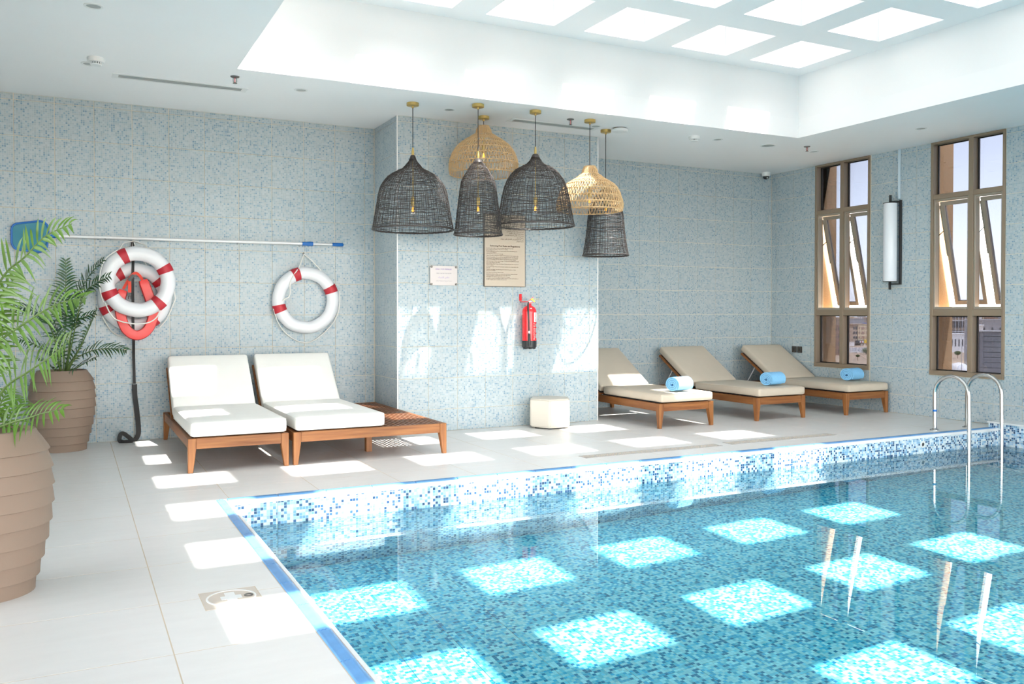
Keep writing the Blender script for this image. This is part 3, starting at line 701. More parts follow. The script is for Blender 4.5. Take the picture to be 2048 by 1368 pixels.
LP = {'1': ((3.019, 8.085), [(0.017, 2.832), (0.03, 2.797), (0.048, 2.764), (0.079, 2.728), (0.114, 2.695), (0.183, 2.661), (0.237, 2.626), (0.272, 2.592), (0.316, 2.525), (0.338, 2.456), (0.362, 2.318), (0.386, 2.179), (0.400, 2.101)]),
      '2': ((3.618, 7.845), [(0.022, 2.809), (0.045, 2.774), (0.08, 2.734), (0.115, 2.679), (0.157, 2.611), (0.176, 2.545), (0.195, 2.406), (0.212, 2.271), (0.228, 2.137), (0.240, 2.057)]),
      '4': ((4.255, 7.822), [(0.023, 2.903), (0.041, 2.872), (0.057, 2.841), (0.096, 2.8), (0.184, 2.756), (0.248, 2.7), (0.302, 2.615), (0.338, 2.501), (0.364, 2.362), (0.386, 2.249), (0.402, 2.172)]),
      '6': ((5.415, 8.285), [(0.023, 2.705), (0.051, 2.671), (0.09, 2.626), (0.141, 2.575), (0.169, 2.53), (0.186, 2.463), (0.203, 2.356), (0.220, 2.176), (0.245, 2.012), (0.260, 1.930)])}
GB = 'black woven pendant lamps'
for key, lab, zs, nm, nr in (('1', 'wide black woven bell pendant lamp, leftmost of all the pendants', 2.417, 100, 70), ('2', 'narrow black woven bell pendant lamp between the two wide ones', 2.426, 76, 68),
                     ('4', 'wide black woven bell pendant lamp right of the narrow bell, before the rules board', 2.465, 100, 70), ('6', 'small black woven cone pendant lamp partly hidden behind a rattan one', 2.575, 76, 70)):
    xy, prof = LP[key]
    t = hang('pendant_lamp', lab, xy, prof[0][1], zs, GB); wicker(t, prof, int(key), nm, nr)
def rattan(label, xy, prof, zs, seed):
    t = hang('rattan_lamp', label, xy, prof[0][1], zs, 'natural rattan pendant lamps', brass=False)
    rr = random.Random(seed); P = [(r, z-H) for r, z in prof]
    hoops = list(range(2, len(P)))
    for i in range(len(P)):
        r, z = P[i]; nn = 56
        bm = BM()
        for q in (0, 1): tube(bm, [((r+.004*math.sin(j*PI/2+q*PI))*math.cos(2*PI*j/nn), (r+.004*math.sin(j*PI/2+q*PI))*math.sin(2*PI*j/nn), z+.004*math.cos(j*PI/2+q*PI)) for j in range(nn)], .004 if i else .003, 5, closed=True)
        obj('hoop', bm, M['rattan'], t, 60)
    bm = BM()
    for i in range(len(P)-1):
        (r0, z0), (r1, z1) = P[i], P[i+1]
        n = 44 if i < 2 else 124
        for k in range(n):
            a = 2*PI*(k+rr.uniform(-.15, .15))/n; s = .32*(2*PI/n)*(1 if k % 2 else -1)*(0 if i < 2 else 1.1)
            mid = ((r0+r1)/2+.006)
            pts = [(r0*math.cos(a-s), r0*math.sin(a-s), z0), (mid*math.cos(a), mid*math.sin(a), (z0+z1)/2), (r1*math.cos(a+s), r1*math.sin(a+s), z1)]
            tube(bm, pts, (.0042 if i < 2 else .0031)*rr.uniform(.85, 1.15), 4, caps=False)
    for k in range(8):
        a = 2*PI*(k+.3)/8; tube(bm, spline([(r*.985*math.cos(a), r*.985*math.sin(a), z) for r, z in P], 2), .0045, 4)
    tag(obj('woven_shade', bm, M['rattan'], t, 60), kind='stuff')
    return t
rattan('large natural rattan dome pendant lamp hanging close to the ceiling', (3.892, 8.300), [(0.055, 3.246), (0.086, 3.168), (0.150, 3.127), (0.199, 3.099), (0.262, 3.052), (0.311, 2.993), (0.345, 2.924), (0.365, 2.846), (0.357, 2.740)], 3.05, 3)
rattan('smaller natural rattan dome pendant lamp hanging lower on the right', (4.978, 7.927), [(0.059, 2.849), (0.088, 2.773), (0.154, 2.722), (0.213, 2.687), (0.267, 2.652), (0.31, 2.593), (0.337, 2.52), (0.358, 2.447), (0.35, 2.377)], 2.60, 5)

# ------------------------------------------------------------------ loungers
def leg_bm(w, z1, sx, sy):
    """square post, two inner faces tapering towards the foot; (sx, sy) point outwards"""
    bm = BM(); b = .6*w
    lo = [(0, 0), (-sx*b, 0), (-sx*b, -sy*b), (0, -sy*b)]; hi = [(0, 0), (-sx*w, 0), (-sx*w, -sy*w), (0, -sy*w)]
    R = []
    for z, c in ((0, lo), (z1*.66, hi), (z1, hi)): R.append([bm.verts.new((x, y, z)) for x, y in c])
    for A, B in zip(R, R[1:]):
        for i in range(4): bm.faces.new((A[i], A[(i+1) % 4], B[(i+1) % 4], B[i]))
    bm.faces.new(R[0][::-1]); bm.faces.new(R[-1]); bmesh.ops.recalc_face_normals(bm, faces=bm.faces)
    bmesh.ops.bevel(bm, geom=list(bm.edges), offset=.003, segments=1, affect='EDGES')
    return bm
def lounger(name, label, cat, x0, y0, W, L, group, theta, piv, Lb, ct, cush, Wc=None, xc=0.0, extra_legs=(), lattice=None, front_gap=.03):
    """local frame: x across, y from the foot (0) to the head (L)"""
    t = thing(name, label, cat, (x0, y0, 0), 0, group); zt = .275; rw = .032; rh = .085; lw = .062
    for sx_, sy_, px, py in ((-1, -1, 0, 0), (1, -1, W, 0), (-1, 1, 0, L), (1, 1, W, L)):
        obj('leg', leg_bm(lw, zt, sx_, sy_), M['teak_z'], t, loc=(px, py, 0))
    for px, py in extra_legs:
        bm = BM(); box(bm, px, py, 0, px+.055, py+.055, zt-rh+.002, .003); obj('leg', bm, M['teak_z'], t)
    def rail(nm, a, m): bm = BM(); box(bm, *a, .004, 2); return obj(nm, bm, M[m], t)
    rail('front_rail', (lw, .006, zt-rh, W-lw, .006+rw, zt), 'teak_x'); rail('head_rail', (lw, L-.006-rw, zt-rh, W-lw, L-.006, zt), 'teak_x')
    rail('side_rail', (.006, lw, zt-rh, .006+rw, L-lw, zt), 'teak_y'); rail('side_rail', (W-.006-rw, lw, zt-rh, W-.006, L-lw, zt), 'teak_y')
    Wc = Wc or W; xa, xb = xc+.045, xc+Wc-.045
    n = 8
    y = .06
    while y < piv[0]-.03:
        bm = BM(); box(bm, rw, y, zt-.03, (W if not lattice else xc+Wc)-rw, y+.05, zt-.012); obj('slat', bm, M['teak_x'], t); y += .085
    if lattice:
        x = lattice[0]
        rail('divider', (x-.032, .04, zt-rh, x, L-.04, zt-.004), 'teak_y')
        x += .022
        while x < W-rw-.02:
            bm = BM(); box(bm, x, .03, zt-.014, x+.022, L-.03, zt-.002, .002); obj('slat', bm, M['teak_dk'], t); x += .040
        y = .07
        while y < L-.06:
            bm = BM(); box(bm, lattice[0]-.005, y, zt-.026, W-rw, y+.026, zt-.0145); obj('cross_slat', bm, M['teak_dk'], t); y += .062
    # backrest frame, hinged at piv (y, z)
    c, s = math.cos(theta), math.sin(theta)
    B = M4((1, 0, 0), (0, c, s), (0, -s, c), (xc, piv[0], piv[1]))
    bf = BM()
    for a in (.010, Wc-.045): box(bf, a, -.03, -.012, a+.035, Lb, .016, .003, mtx=B)
    box(bf, .045, Lb-.035, -.012, Wc-.045, Lb, .016, mtx=B); obj('backrest_frame', bf, M['teak_y'], t)
    for i in range(7):
        bm = BM(); yy = .03+i*(Lb-.1)/6; box(bm, .04, yy, -.006, Wc-.04, yy+.05, .012, mtx=B); obj('backrest_slat', bm, M['teak_x'], t)
    top = B @ Vector((0, Lb*.62, -.012))
    for a in (xc+.06, xc+Wc-.06):
        bm = BM(); tube(bm, [(a, top.y, top.z), (a, min(L-.06, top.y+.20), zt-.03)], .008, 8); obj('back_stay', bm, M['alu'], t, 60)
    # cushions
    zc = zt+.004
    bm = BM(); box(bm, xa-.01, front_gap+.02, zc-.002, xb+.01, piv[0]-.05, zc+.010, .003); box(bm, .03, .02, .017, Wc-.03, Lb-.02, .026, mtx=B); obj('cushion_base', bm, M['black'], t)
    Ls = piv[0]-.075+.02
    bm = BM(); rbox(bm, Wc-.035, Ls, ct, .030, .008, 8, mtx=Matrix.Translation((xc+Wc/2, -.02+Ls/2, zc+.008+ct/2)), wob=.002); sc_ = obj('seat_cushion', bm, cush, t, 60)
    bm = BM()
    for z in (zc+.008+.012, zc+.008+ct-.012):
        hx, hy, r_ = (Wc-.035)/2-.0035, Ls/2-.0035, .03
        pts = []
        for cx_, cy_, a0 in ((1, 1, 0), (-1, 1, 90), (-1, -1, 180), (1, -1, 270)):
            for q in range(4):
                a = math.radians(a0+q*30); pts.append((xc+Wc/2+cx_*(hx-r_)+r_*math.cos(a), -.02+Ls/2+cy_*(hy-r_)+r_*math.sin(a), z))
        tube(bm, pts, .003, 5, closed=True)
    obj('piping', bm, cush, sc_, 60)
    bm = BM(); rbox(bm, Wc-.035, Lb+.03, ct, .030, .012, 8, mtx=B @ Matrix.Translation((Wc/2, (Lb+.03)/2+.02, .026+ct/2)), wob=.003); obj('back_cushion', bm, cush, t, 60)
    return t
TH = math.radians(45)
lounger('daybed', 'teak lounger with thick white cushions, left one of the white pair', 'lounger', .818, 7.272, .795, 2.08, 'white-cushioned teak loungers', TH, (8.67-7.272, .262), .66, .118, M['cush_w'])
lounger('daybed', 'teak lounger with white cushions and a bare slatted teak side deck', 'lounger', 1.652, 7.272, 1.385, 2.08, 'white-cushioned teak loungers', TH, (8.73-7.272, .262), .66, .118, M['cush_w'], Wc=.815, xc=0.0, extra_legs=((.755, .40),), lattice=(.83,))
TB = math.radians(31.6)
BG = 'beige-cushioned teak loungers'
for x0, y0, lab, xx in ((5.745, 7.715, 'beige lounger nearest the tiled pier, with sunlight on its cushion', .76), (7.175, 7.745, 'beige lounger in the middle of the row of three', .78), (8.575, 7.68, 'beige lounger in the far corner under the left window', .755)):
    lounger('sun_lounger', lab, 'lounger', x0, y0, xx, 2.06, BG, TB, (1.235, .270), .80, .098, M['cush_b'])

# rolled towels
def towel(label, loc, rz, L=.25):
    t = thing('rolled_towel', label, 'towel', loc, rz, 'rolled blue towels')
    turns = 3.6; n = 100; th = .019; outer = []; inner = []
    for i in range(n+1):
        a = turns*2*PI*i/n; r = .014+ (.088-.014)*i/n
        sq = lambda R: (0, R*math.cos(a)*1.06, .083+R*math.sin(a)*.93)
        outer.append(sq(r+th*.46)); inner.append(sq(max(.002, r-th*.42)))
    bm = BM(); xs = [-L/2, -L/2+.006, -L/6, L/6, L/2-.006, L/2]; R = random.Random(rz)
    rows = []
    for k, x in enumerate(xs):
        e = 1.0 if 0 < k < 5 else .9
        rows.append(([bm.verts.new((x+.004*math.sin(i*.23+rz*3)*(1 if k > 2 else -1), p[1], p[2])) for i, p in enumerate(outer)], [bm.verts.new((x+.004*math.sin(i*.23+rz*3)*(1 if k > 2 else -1), p[1], p[2])) for i, p in enumerate(inner)]))
    for (o0, i0), (o1, i1) in zip(rows, rows[1:]):
        for j in range(n):
            bm.faces.new((o0[j], o1[j], o1[j+1], o0[j+1])); bm.faces.new((i0[j], i0[j+1], i1[j+1], i1[j]))
        bm.faces.new((o0[n], o1[n], i1[n], i0[n])); bm.faces.new((o0[0], i0[0], i1[0], o1[0]))
    for (o_, i_), fl in ((rows[0], False), (rows[-1], True)):
        for j in range(n): bm.faces.new((o_[j], o_[j+1], i_[j+1], i_[j]) if not fl else (o_[j], i_[j], i_[j+1], o_[j+1]))
    bmesh.ops.recalc_face_normals(bm, faces=bm.faces)
    o = obj('terry_roll', bm, M['towel'], t, 70)
    return t
CT = .275+.004+.008+.098+.006
towel('rolled blue towel lying on the beige lounger nearest the pier', (6.125, 7.85, CT-.002), .20)
towel('rolled blue towel lying on the middle beige lounger', (7.62, 7.95, CT-.002), .14)
towel('rolled blue towel lying on the far corner beige lounger', (9.09, 8.05, CT-.002), .17)

# ------------------------------------------------------------------ pouf
t = thing('pouf', 'cream leather hexagonal pouf standing against the tiled pier', 'pouf', (4.765, 8.42, 0), 0)
bm = BM(); lathe(bm, [(.252, .014), (.252, .328)], 6, cap0=True, cap1=True)
bmesh.ops.bevel(bm, geom=list(bm.edges), offset=.016, segments=3, affect='EDGES', clamp_overlap=True)
obj('upholstery', bm, M['pouf'], t, 40)
bm = BM(); lathe(bm, [(.19, 0), (.20, .016)], 6, cap0=True, cap1=True); obj('plinth', bm, M['blackpl'], t)
bm = BM(); tube(bm, [(.243*math.cos(PI/3*k), .243*math.sin(PI/3*k), .302) for k in range(6)], .0025, 5, closed=True); obj('seam', bm, M['pouf'], t)

# ------------------------------------------------------------------ pool ladder and inlet
t = thing('pool_ladder', 'stainless steel pool ladder with two hooped handrails', 'ladder', (8.63, 6.28, 0))
def rail_pts(x):
    P = [(x, 0, .0), (x, 0, .40)]; 
    for i in range(1, 12):
        a = PI*i/12; P.append((x, -.20+.20*math.cos(a), .40+.20*math.sin(a)))
    P += [(x, -.40, .40), (x, -.405, .1), (x, -.405, -.3), (x, -.405, -.95)]
    return P
for x in (-.270, .270):
    bm = BM(); tube(bm, rail_pts(x), .0205, 14); obj('handrail', bm, M['steel'], t, 60)
    bm = BM(); lathe(bm, [(.050, 0), (.048, .008), (.030, .014), (.024, .020)], 24, (x, 0, 0)); obj('flange', bm, M['steel'], t, 50)
for z in (-.32, -.58, -.84):
    bm = BM(); box(bm, -.27, -.44, z-.015, .27, -.36, z+.012, .006, 2); obj('step', bm, M['steel'], t)
bm = BM(); lathe(bm, [(.0215, .205), (.0220, .207), (.0220, .224), (.0215, .226)], 16, (-.270, 0, 0)); obj('blue_tape', bm, M['bluepl'], t, 60)
t = thing('pool_inlet', 'round white water inlet in the far pool wall left of the ladder', 'pool inlet', (7.88, PY1, -.092))
RX = Matrix.Rotation(PI/2, 4, 'X')
bm = BM(); lathe(bm, [(.036, 0), (.034, .008), (.022, .010), (.020, .002)], 28); rot_prof(bm, RX); obj('ring', bm, M['whitepl'], t, 50)
bm = BM(); lathe(bm, [(.0205, .003), (.001, .001)], 20); rot_prof(bm, RX); obj('opening', bm, M['blackpl'], t)

# ------------------------------------------------------------------ wall sconce, conduit, sockets
t = thing('wall_sconce', 'tall white cylinder wall light in a black bracket between the windows', 'wall light', (XR, 7.60, 2.17))
cx_ = -.105
bm = BM(); lathe(bm, [(.001, -.495), (.080, -.495), (.082, -.49), (.082, .49), (.080, .495), (.001, .495)], 32, (cx_, 0.02, 0)); obj('diffuser', bm, M['opal'], t, 50)
bm = BM(); lathe(bm, [(.001, .494), (.086, .494), (.086, .502), (.001, .502)], 32, (cx_, .02, 0)); lathe(bm, [(.001, -.502), (.086, -.502), (.086, -.494), (.001, -.494)], 32, (cx_, .02, 0)); obj('end_cap', bm, M['blackpl'], t, 50)
bm = BM(); box(bm, -.026, -.075, -.535, -.001, -.045, .535, .002); obj('back_bar', bm, M['blackpl'], t)
for z in (.508, -.535):
    bm = BM(); box(bm, cx_-.012, .008, z, cx_+.012, .032, z+.014); box(bm, cx_+.01, -.06, z, -.01, .03, z+.014); obj('arm', bm, M['blackpl'], t)
for z0, z1 in ((.50, .60), (-.60, -.50)): bm = BM(); box(bm, cx_-.012, .008, z0, cx_+.012, .032, z1, .002); obj('rod', bm, M['blackpl'], t)
bm = BM(); box(bm, XR-.022, 7.548, 2.72, XR-.0005, 7.580, H, .004, 2)
tag(obj('cable_conduit', bm, M['conduit']), 'pale blue cable conduit running from the wall sconce up to the ceiling', 'conduit')
for k, (y, lab) in enumerate(((9.345, 'dark square wall socket behind the far beige lounger, left of two'), (9.240, 'dark square wall socket near the far window, right of two'))):
    t = thing('wall_socket', lab, 'socket', (XR, y, .745), 0, 'dark wall sockets')
    bm = BM(); box(bm, -.012, -.045, -.045, -.0005, .045, .045, .003, 2); obj('plate', bm, M['darkmetal'], t)
    bm = BM(); box(bm, -.015, -.012, -.018, -.011, .012, .018, .002); obj('switch', bm, M['blackpl'], t)
    bm = BM(); [tube(bm, [(-.0115, q, -.03), (-.0135, q, -.03)], .004, 8) for q in (-.012, .012)]; obj('screw', bm, M['screw'], t)

# ------------------------------------------------------------------ life rings, rescue tube, strap and skimmer pole on the back wall
def life_ring(label, cx, cz, y, R, r, bands, hang_pts, loop_pts, tilt=0.0):
    t = thing('life_ring', label, 'life ring', (cx, y, cz), 0, 'white life rings'); t.rotation_euler = (tilt, 0, 0)
    bm = BM(); rr = random.Random(cx)
    tube(bm, [((R+.002*math.sin(i*.7))*math.cos(2*PI*i/72), 0, (R+.002*math.sin(i*.7))*math.sin(2*PI*i/72)) for i in range(72)], [r*(1+.012*math.sin(i*1.1)) for i in range(72)], 20, closed=True); obj('ring_body', bm, M['ring'], t, 180)
    for a in bands:
        bm = BM(); n = 7; a0 = math.radians(a); w = .125
        pts = [(R*math.cos(a0-w+2*w*i/n), 0, R*math.sin(a0-w+2*w*i/n)) for i in range(n+1)]
        tube(bm, pts, r*1.065, 20); obj('band', bm, M['redband'], t, 60)
    for nm, pts in (('hanging_rope', hang_pts), ('grab_rope', loop_pts)):
        for seq in pts:
            bm = BM(); P_ = [(x-cx, yy-y, z-cz) for x, yy, z in seq]; tube(bm, P_ if nm == 'hanging_rope' else spline(P_, 5), .0062, 7); obj(nm, bm, M['rope'], t, 60)
    return t
YW = YB
life_ring('white life ring with red bands hanging alone above the white loungers', 2.262, 1.412, 9.350, .295, .066, (111, 24, 197),
          [[(2.172, 9.30, 1.748), (2.214, 9.33, 1.849), (2.255, 9.405, 1.915)], [(2.255, 9.405, 1.915), (2.33, 9.36, 1.845), (2.425, 9.33, 1.735)]],
          [[(1.912, 9.33, 1.32), (1.982, 9.37, 1.145), (2.114, 9.395, 1.009), (2.271, 9.40, .951), (2.416, 9.395, 1.013), (2.571, 9.36, 1.18), (2.626, 9.34, 1.34), (2.628, 9.33, 1.52)],
           [(2.16, 9.29, 1.74), (2.085, 9.285, 1.62), (2.075, 9.285, 1.47), (2.02, 9.29, 1.42), (1.94, 9.30, 1.37)]])
A_ = math.radians
life_ring('front white life ring of the hanging pair, over the red rescue tube', .578, 1.578, 9.135, .274, .069, (117, 27, 206, 312),
          [[(.40, 9.12, 1.86), (.451, 9.20, 1.951), (.553, 9.385, 1.992)], [(.553, 9.385, 1.992), (.64, 9.24, 1.95), (.735, 9.13, 1.86)]],
          [[(.285, 9.09, 1.375), (.345, 9.055, 1.244), (.425, 9.045, 1.195), (.547, 9.04, 1.172), (.654, 9.045, 1.180), (.730, 9.055, 1.225), (.775, 9.09, 1.30)],
           [(.40, 9.10, 1.88), (.30, 9.10, 1.80), (.25, 9.10, 1.68), (.24, 9.10, 1.52), (.27, 9.10, 1.38)]])
life_ring('rear white life ring of the hanging pair, against the wall lower down', .566, 1.430, 9.352, .276, .065, (122, 35, 205, 305),
          [[(.44, 9.33, 1.70), (.50, 9.37, 1.86), (.553, 9.41, 1.988)], [(.553, 9.41, 1.988), (.62, 9.37, 1.86), (.70, 9.33, 1.69)]],
          [[(.90, 9.33, 1.62), (.935, 9.345, 1.45), (.93, 9.35, 1.39), (.86, 9.36, 1.22), (.79, 9.37, 1.13)], [(.27, 9.35, 1.24), (.35, 9.385, 1.10), (.45, 9.395, 1.04), (.56, 9.40, 1.03)]])
# folded red rescue tube with its straps
t = thing('rescue_tube', 'red foam rescue tube folded in a U behind the front life ring', 'rescue tube', (.57, 9.240, 1.25))
pts = spline([(.452, 0, 1.500), (.428, 0, 1.42), (.425, 0, 1.28), (.455, 0, 1.16), (.505, 0, 1.085), (.575, 0, 1.056), (.645, 0, 1.085), (.695, 0, 1.155), (.722, 0, 1.27), (.705, 0, 1.37), (.665, 0, 1.50), (.630, 0, 1.60)], 6)
bm = BM(); rings = []
for i, p in enumerate(pts):
    a = pts[max(0, i-1)]; c = pts[min(len(pts)-1, i+1)]; tt = (c-a).normalized(); nn = Vector((0, 1, 0)).cross(tt); e = min(1, .82+.18*min(i, len(pts)-1-i)/3)
    prof = [(-.040, -.030), (-.048, -.012), (-.048, .018), (-.036, .030), (.036, .030), (.048, .018), (.048, -.012), (.040, -.030), (0, -.034)]
    rings.append([bm.verts.new(Vector((-.57, 0, -1.25))+p+nn*u*e+Vector((0, v*e, 0))) for u, v in prof])
for A, B in zip(rings, rings[1:]):
    for j in range(9): bm.faces.new((A[j], A[(j+1) % 9], B[(j+1) % 9], B[j]))
bm.faces.new(rings[0]); bm.faces.new(rings[-1][::-1]); bmesh.ops.recalc_face_normals(bm, faces=bm.faces); obj('foam_body', bm, M['redfoam'], t, 40)
def strap(bm, pts, w, th, flat=(0, 1, 0)):
    pts = spline(pts, 5); f = Vector(flat); rings = []
    for i, p in enumerate(pts):
        a = pts[max(0, i-1)]; c = pts[min(len(pts)-1, i+1)]; tt = (c-a).normalized(); s = f.cross(tt)
        s = s.normalized() if s.length > 1e-5 else Vector((1, 0, 0)); nn = tt.cross(s)
        ww = w(i/(len(pts)-1)) if callable(w) else w
        rings.append([bm.verts.new(p+s*ww/2*a_+nn*th/2*b_) for a_, b_ in ((-1, -1), (1, -1), (1, 1), (-1, 1))])
    for A, B in zip(rings, rings[1:]):
        for j in range(4): bm.faces.new((A[j], A[(j+1) % 4], B[(j+1) % 4], B[j]))
    bm.faces.new(rings[0][::-1]); bm.faces.new(rings[-1]); bmesh.ops.recalc_face_normals(bm, faces=bm.faces)
o3 = lambda L: [(x-.57, y-9.285, z-1.25) for x, y, z in L]
bm = BM(); strap(bm, o3([(.452, 9.27, 1.51), (.50, 9.25, 1.60), (.555, 9.24, 1.665), (.60, 9.26, 1.64), (.625, 9.28, 1.60)]), .026, .004); obj('red_strap', bm, M['redstrap'], t)
bm = BM(); strap(bm, o3([(.505, 9.235, 1.585), (.507, 9.23, 1.54), (.506, 9.23, 1.475)]), .030, .004); obj('red_strap', bm, M['redstrap'], t)
bm = BM(); strap(bm, o3([(.500, 9.238, 1.590), (.53, 9.236, 1.630), (.546, 9.236, 1.645)]), .030, .012); obj('buckle', bm, M['blackpl'], t)
bm = BM(); X, Y, Z = -.064, -.056, .205
box(bm, X-.018, Y-.006, Z-.018, X+.018, Y+.006, Z+.012, .003); box(bm, X-.016, Y-.004, Z-.045, X-.006, Y+.004, Z-.016, .002); box(bm, X+.006, Y-.004, Z-.045, X+.016, Y+.004, Z-.016, .002); obj('buckle', bm, M['blackpl'], t)
# black lanyard strap down to the floor
t = thing('rescue_strap', 'long black webbing strap hanging from the hook down to the floor', 'strap', (.55, YB, 1.0))
o4 = lambda L: [(x-.55, y-YB, z-1.0) for x, y, z in L]
bm = BM(); strap(bm, o4([(.549, 9.375, 1.90), (.546, 9.300, 1.80), (.543, 9.279, 1.72), (.541, 9.279, 1.60), (.540, 9.279, 1.30), (.541, 9.279, 1.10), (.546, 9.30, 1.0), (.549, 9.36, .87), (.554, 9.385, .70), (.556, 9.39, .57)]), lambda f: .026, .004); obj('webbing', bm, M['black'], t)
bm = BM(); strap(bm, o4([(.557, 9.386, .565), (.560, 9.385, .45), (.574, 9.385, .325), (.588, 9.375, .16), (.585, 9.365, .06), (.545, 9.345, .012), (.500, 9.335, .045), (.455, 9.32, .085), (.425, 9.305, .085), (.412, 9.29, .03), (.44, 9.27, .010), (.49, 9.26, .012), (.53, 9.255, .008)]), lambda f: .046 if f < .45 else .040, .005); obj('wide_webbing', bm, M['black'], t)
bm = BM(); tube(bm, o4([(.540, 9.388, 1.978), (.535, 9.386, 1.94), (.540, 9.386, 1.895), (.552, 9.386, 1.895), (.556, 9.386, 1.94), (.552, 9.388, 1.978)]), .006, 8, closed=True); obj('snap_hook', bm, M['blackpl'], t, 60)
bm = BM(); tube(bm, o4([(.547, 9.419, 1.985), (.547, 9.39, 1.984), (.547, 9.378, 1.978), (.547, 9.372, 1.990)]), .004, 8); obj('wall_hook', bm, M['steel'], t, 60)
t = thing('wall_hook', 'small metal hook carrying the lone life ring on the tiled wall', 'hook', (2.255, YB, 1.92))
bm = BM(); tube(bm, [(0, -.001, .0), (0, -.016, 0), (0, -.022, .012)], .0035, 8); obj('pin', bm, M['screw'], t, 60)
bm = BM(); lathe(bm, [(.012, 0), (.010, .003), (.001, .004)], 14); rot_prof(bm, Matrix.Rotation(PI/2, 4, 'X')); obj('plate', bm, M['screw'], t)
# telescopic pole with the leaf skimmer head
t = thing('pool_skimmer', 'white telescopic pool pole with blue leaf skimmer, hung along the back wall', 'skimmer', (1.2, 9.375, 2.015))
P0, P1, P2 = (-1.36, 0, -.003), (1.02, 0, .010), (1.48, 0, .013)
bm = BM(); tube(bm, [P0, P1], .0165, 14); obj('outer_tube', bm, M['alu'], t, 60)
bm = BM(); tube(bm, [P1, P2], .0125, 14); obj('inner_tube', bm, M['alu'], t, 60)
bm = BM(); tube(bm, [(1.03, 0, .010), (1.08, 0, .010), (1.085, 0, .010), (1.145, 0, .011)], [.020, .020, .024, .024], 14); obj('clamp', bm, M['bluepl'], t, 50)
bm = BM(); tube(bm, [(1.36, 0, .013), (1.475, 0, .013), (1.482, 0, .013)], [.0185, .020, .015], 14); obj('grip', bm, M['bluepl'], t, 50)
hd = []
for (cx2, cz2, rx, a0) in ((-1.465, .060, .075, 0), (-1.635, .045, .060, 90), (-1.625, -.075, .070, 180), (-1.475, -.085, .075, 270)):
    for q in range(7): a = math.radians(a0+q*15); hd.append((cx2+rx*math.cos(a), -.005, cz2+rx*math.sin(a)))
bm = BM(); tube(bm, hd, .0095, 8, closed=True); obj('hoop', bm, M['bluepl'], t, 60)
bm = BM(); f = [bm.verts.new((p[0], -.004, p[2])) for p in hd]; g = [bm.verts.new((p[0], .0, p[2])) for p in hd]; bm.faces.new(f); bm.faces.new(g[::-1])
for j in range(len(hd)): bm.faces.new((f[j], g[j], g[(j+1) % len(hd)], f[(j+1) % len(hd)]))
obj('net', bm, M['net'], t)
bm = BM(); tube(bm, [(-1.39, -.003, -.006), (-1.32, 0, -.003)], [.014, .019], 12); obj('socket', bm, M['bluepl'], t, 60)
for x in (-.9, .35, 1.0):
    bm = BM(); tube(bm, [(x, .044, -.01), (x, .0, -.022), (x, -.022, -.010)], .004, 7); obj('wall_hook', bm, M['steel'], t, 60)

# ------------------------------------------------------------------ signs and extinguisher on the pier
def text(s, x, z, size, m, par, y=-.0012, align='CENTER', bold=0.0, name='lettering', rot=None):
    cu = bpy.data.curves.new(name, 'FONT'); cu.body = s; cu.size = size; cu.align_x = align; cu.align_y = 'CENTER'; cu.offset = bold; cu.resolution_u = 2
    tmp = bpy.data.objects.new(name, cu); COL.objects.link(tmp)
    me = bpy.data.meshes.new_from_object(tmp.evaluated_get(bpy.context.evaluated_depsgraph_get())); bpy.data.objects.remove(tmp); me.name = name
    me.materials.clear(); me.materials.append(m)
    o = bpy.data.objects.new(name, me); COL.objects.link(o); o.parent = par; o.location = (x, y, z); o.rotation_euler = rot or (PI/2, 0, 0)
    return o
t = thing('rules_board', 'tall beige board of swimming pool rules on the tiled pier', 'sign', (4.309, YP-.024, 1.968))
bm = BM(); box(bm, -.253, 0, -.398, .253, .023, .398, .003); obj('board', bm, M['sign_b'], t)
bm = BM(); [box(bm, *a, .001) for a in ((-.256, -.002, -.401, -.251, .0235, .401), (.251, -.002, -.401, .256, .0235, .401), (-.251, -.002, -.401, .251, .0235, -.397), (-.251, -.002, .397, .251, .0235, .401))]; obj('edge', bm, M['sign_edge'], t)
text('Swimming Pool Rules and Regulations', 0, -.010+.06, .0245, M['ink'], t, bold=.0006)
body = ['To ensure your comfort we aim to provide a safe environment that', 'allows members and guests to enjoy the pool facilities.', None,
        'For your safety and the comfort of others, please observe the following when', 'using the swimming pool.', None, 'Operating Hours: From 6 to 11 every day.', None,
        'Usage: Swimming is exclusive for registered hotel guests and club members only.', None, 'Personal Responsibility: All users are fully responsible for their own safety while',
        'using the pool. The management will not be held for any injury, loss or damage', 'to personal belongings, and users shall be responsible for all their children.', None,
        'Child Supervision: Children under the age of 16 must be accompanied by an adult', 'who is responsible for their safety.', None, 'Dress Conduct: Please respect the privacy of others and avoid noise so as not to',
        'disturb the guests.', None, 'Food and Beverages: Food, alcohol and glass containers are not permitted in the', 'pool area.', None, 'Cleanliness and Safety: The swimming pool is smoke free, games and large', 'toys are not permitted.', None,
        'Pets: Pets are not allowed in the pool area.', None, 'Appropriate Swimwear: Please wear appropriate swimwear. Special swimwear', 'must be provided for children who are not yet toilet trained.', None,
        'Pool Depth: The maximum depth of the pool is 1.5 meters.', None, 'Emergency: In case of an emergency, please contact the nearest staff member or', 'use the emergency phone located in the pool area.']
z = .024
for ln in body:
    if ln: text(ln, -.232, z, .0122, M['ink'], t, align='LEFT', bold=.0002); z -= .0128
    else: z -= .0055
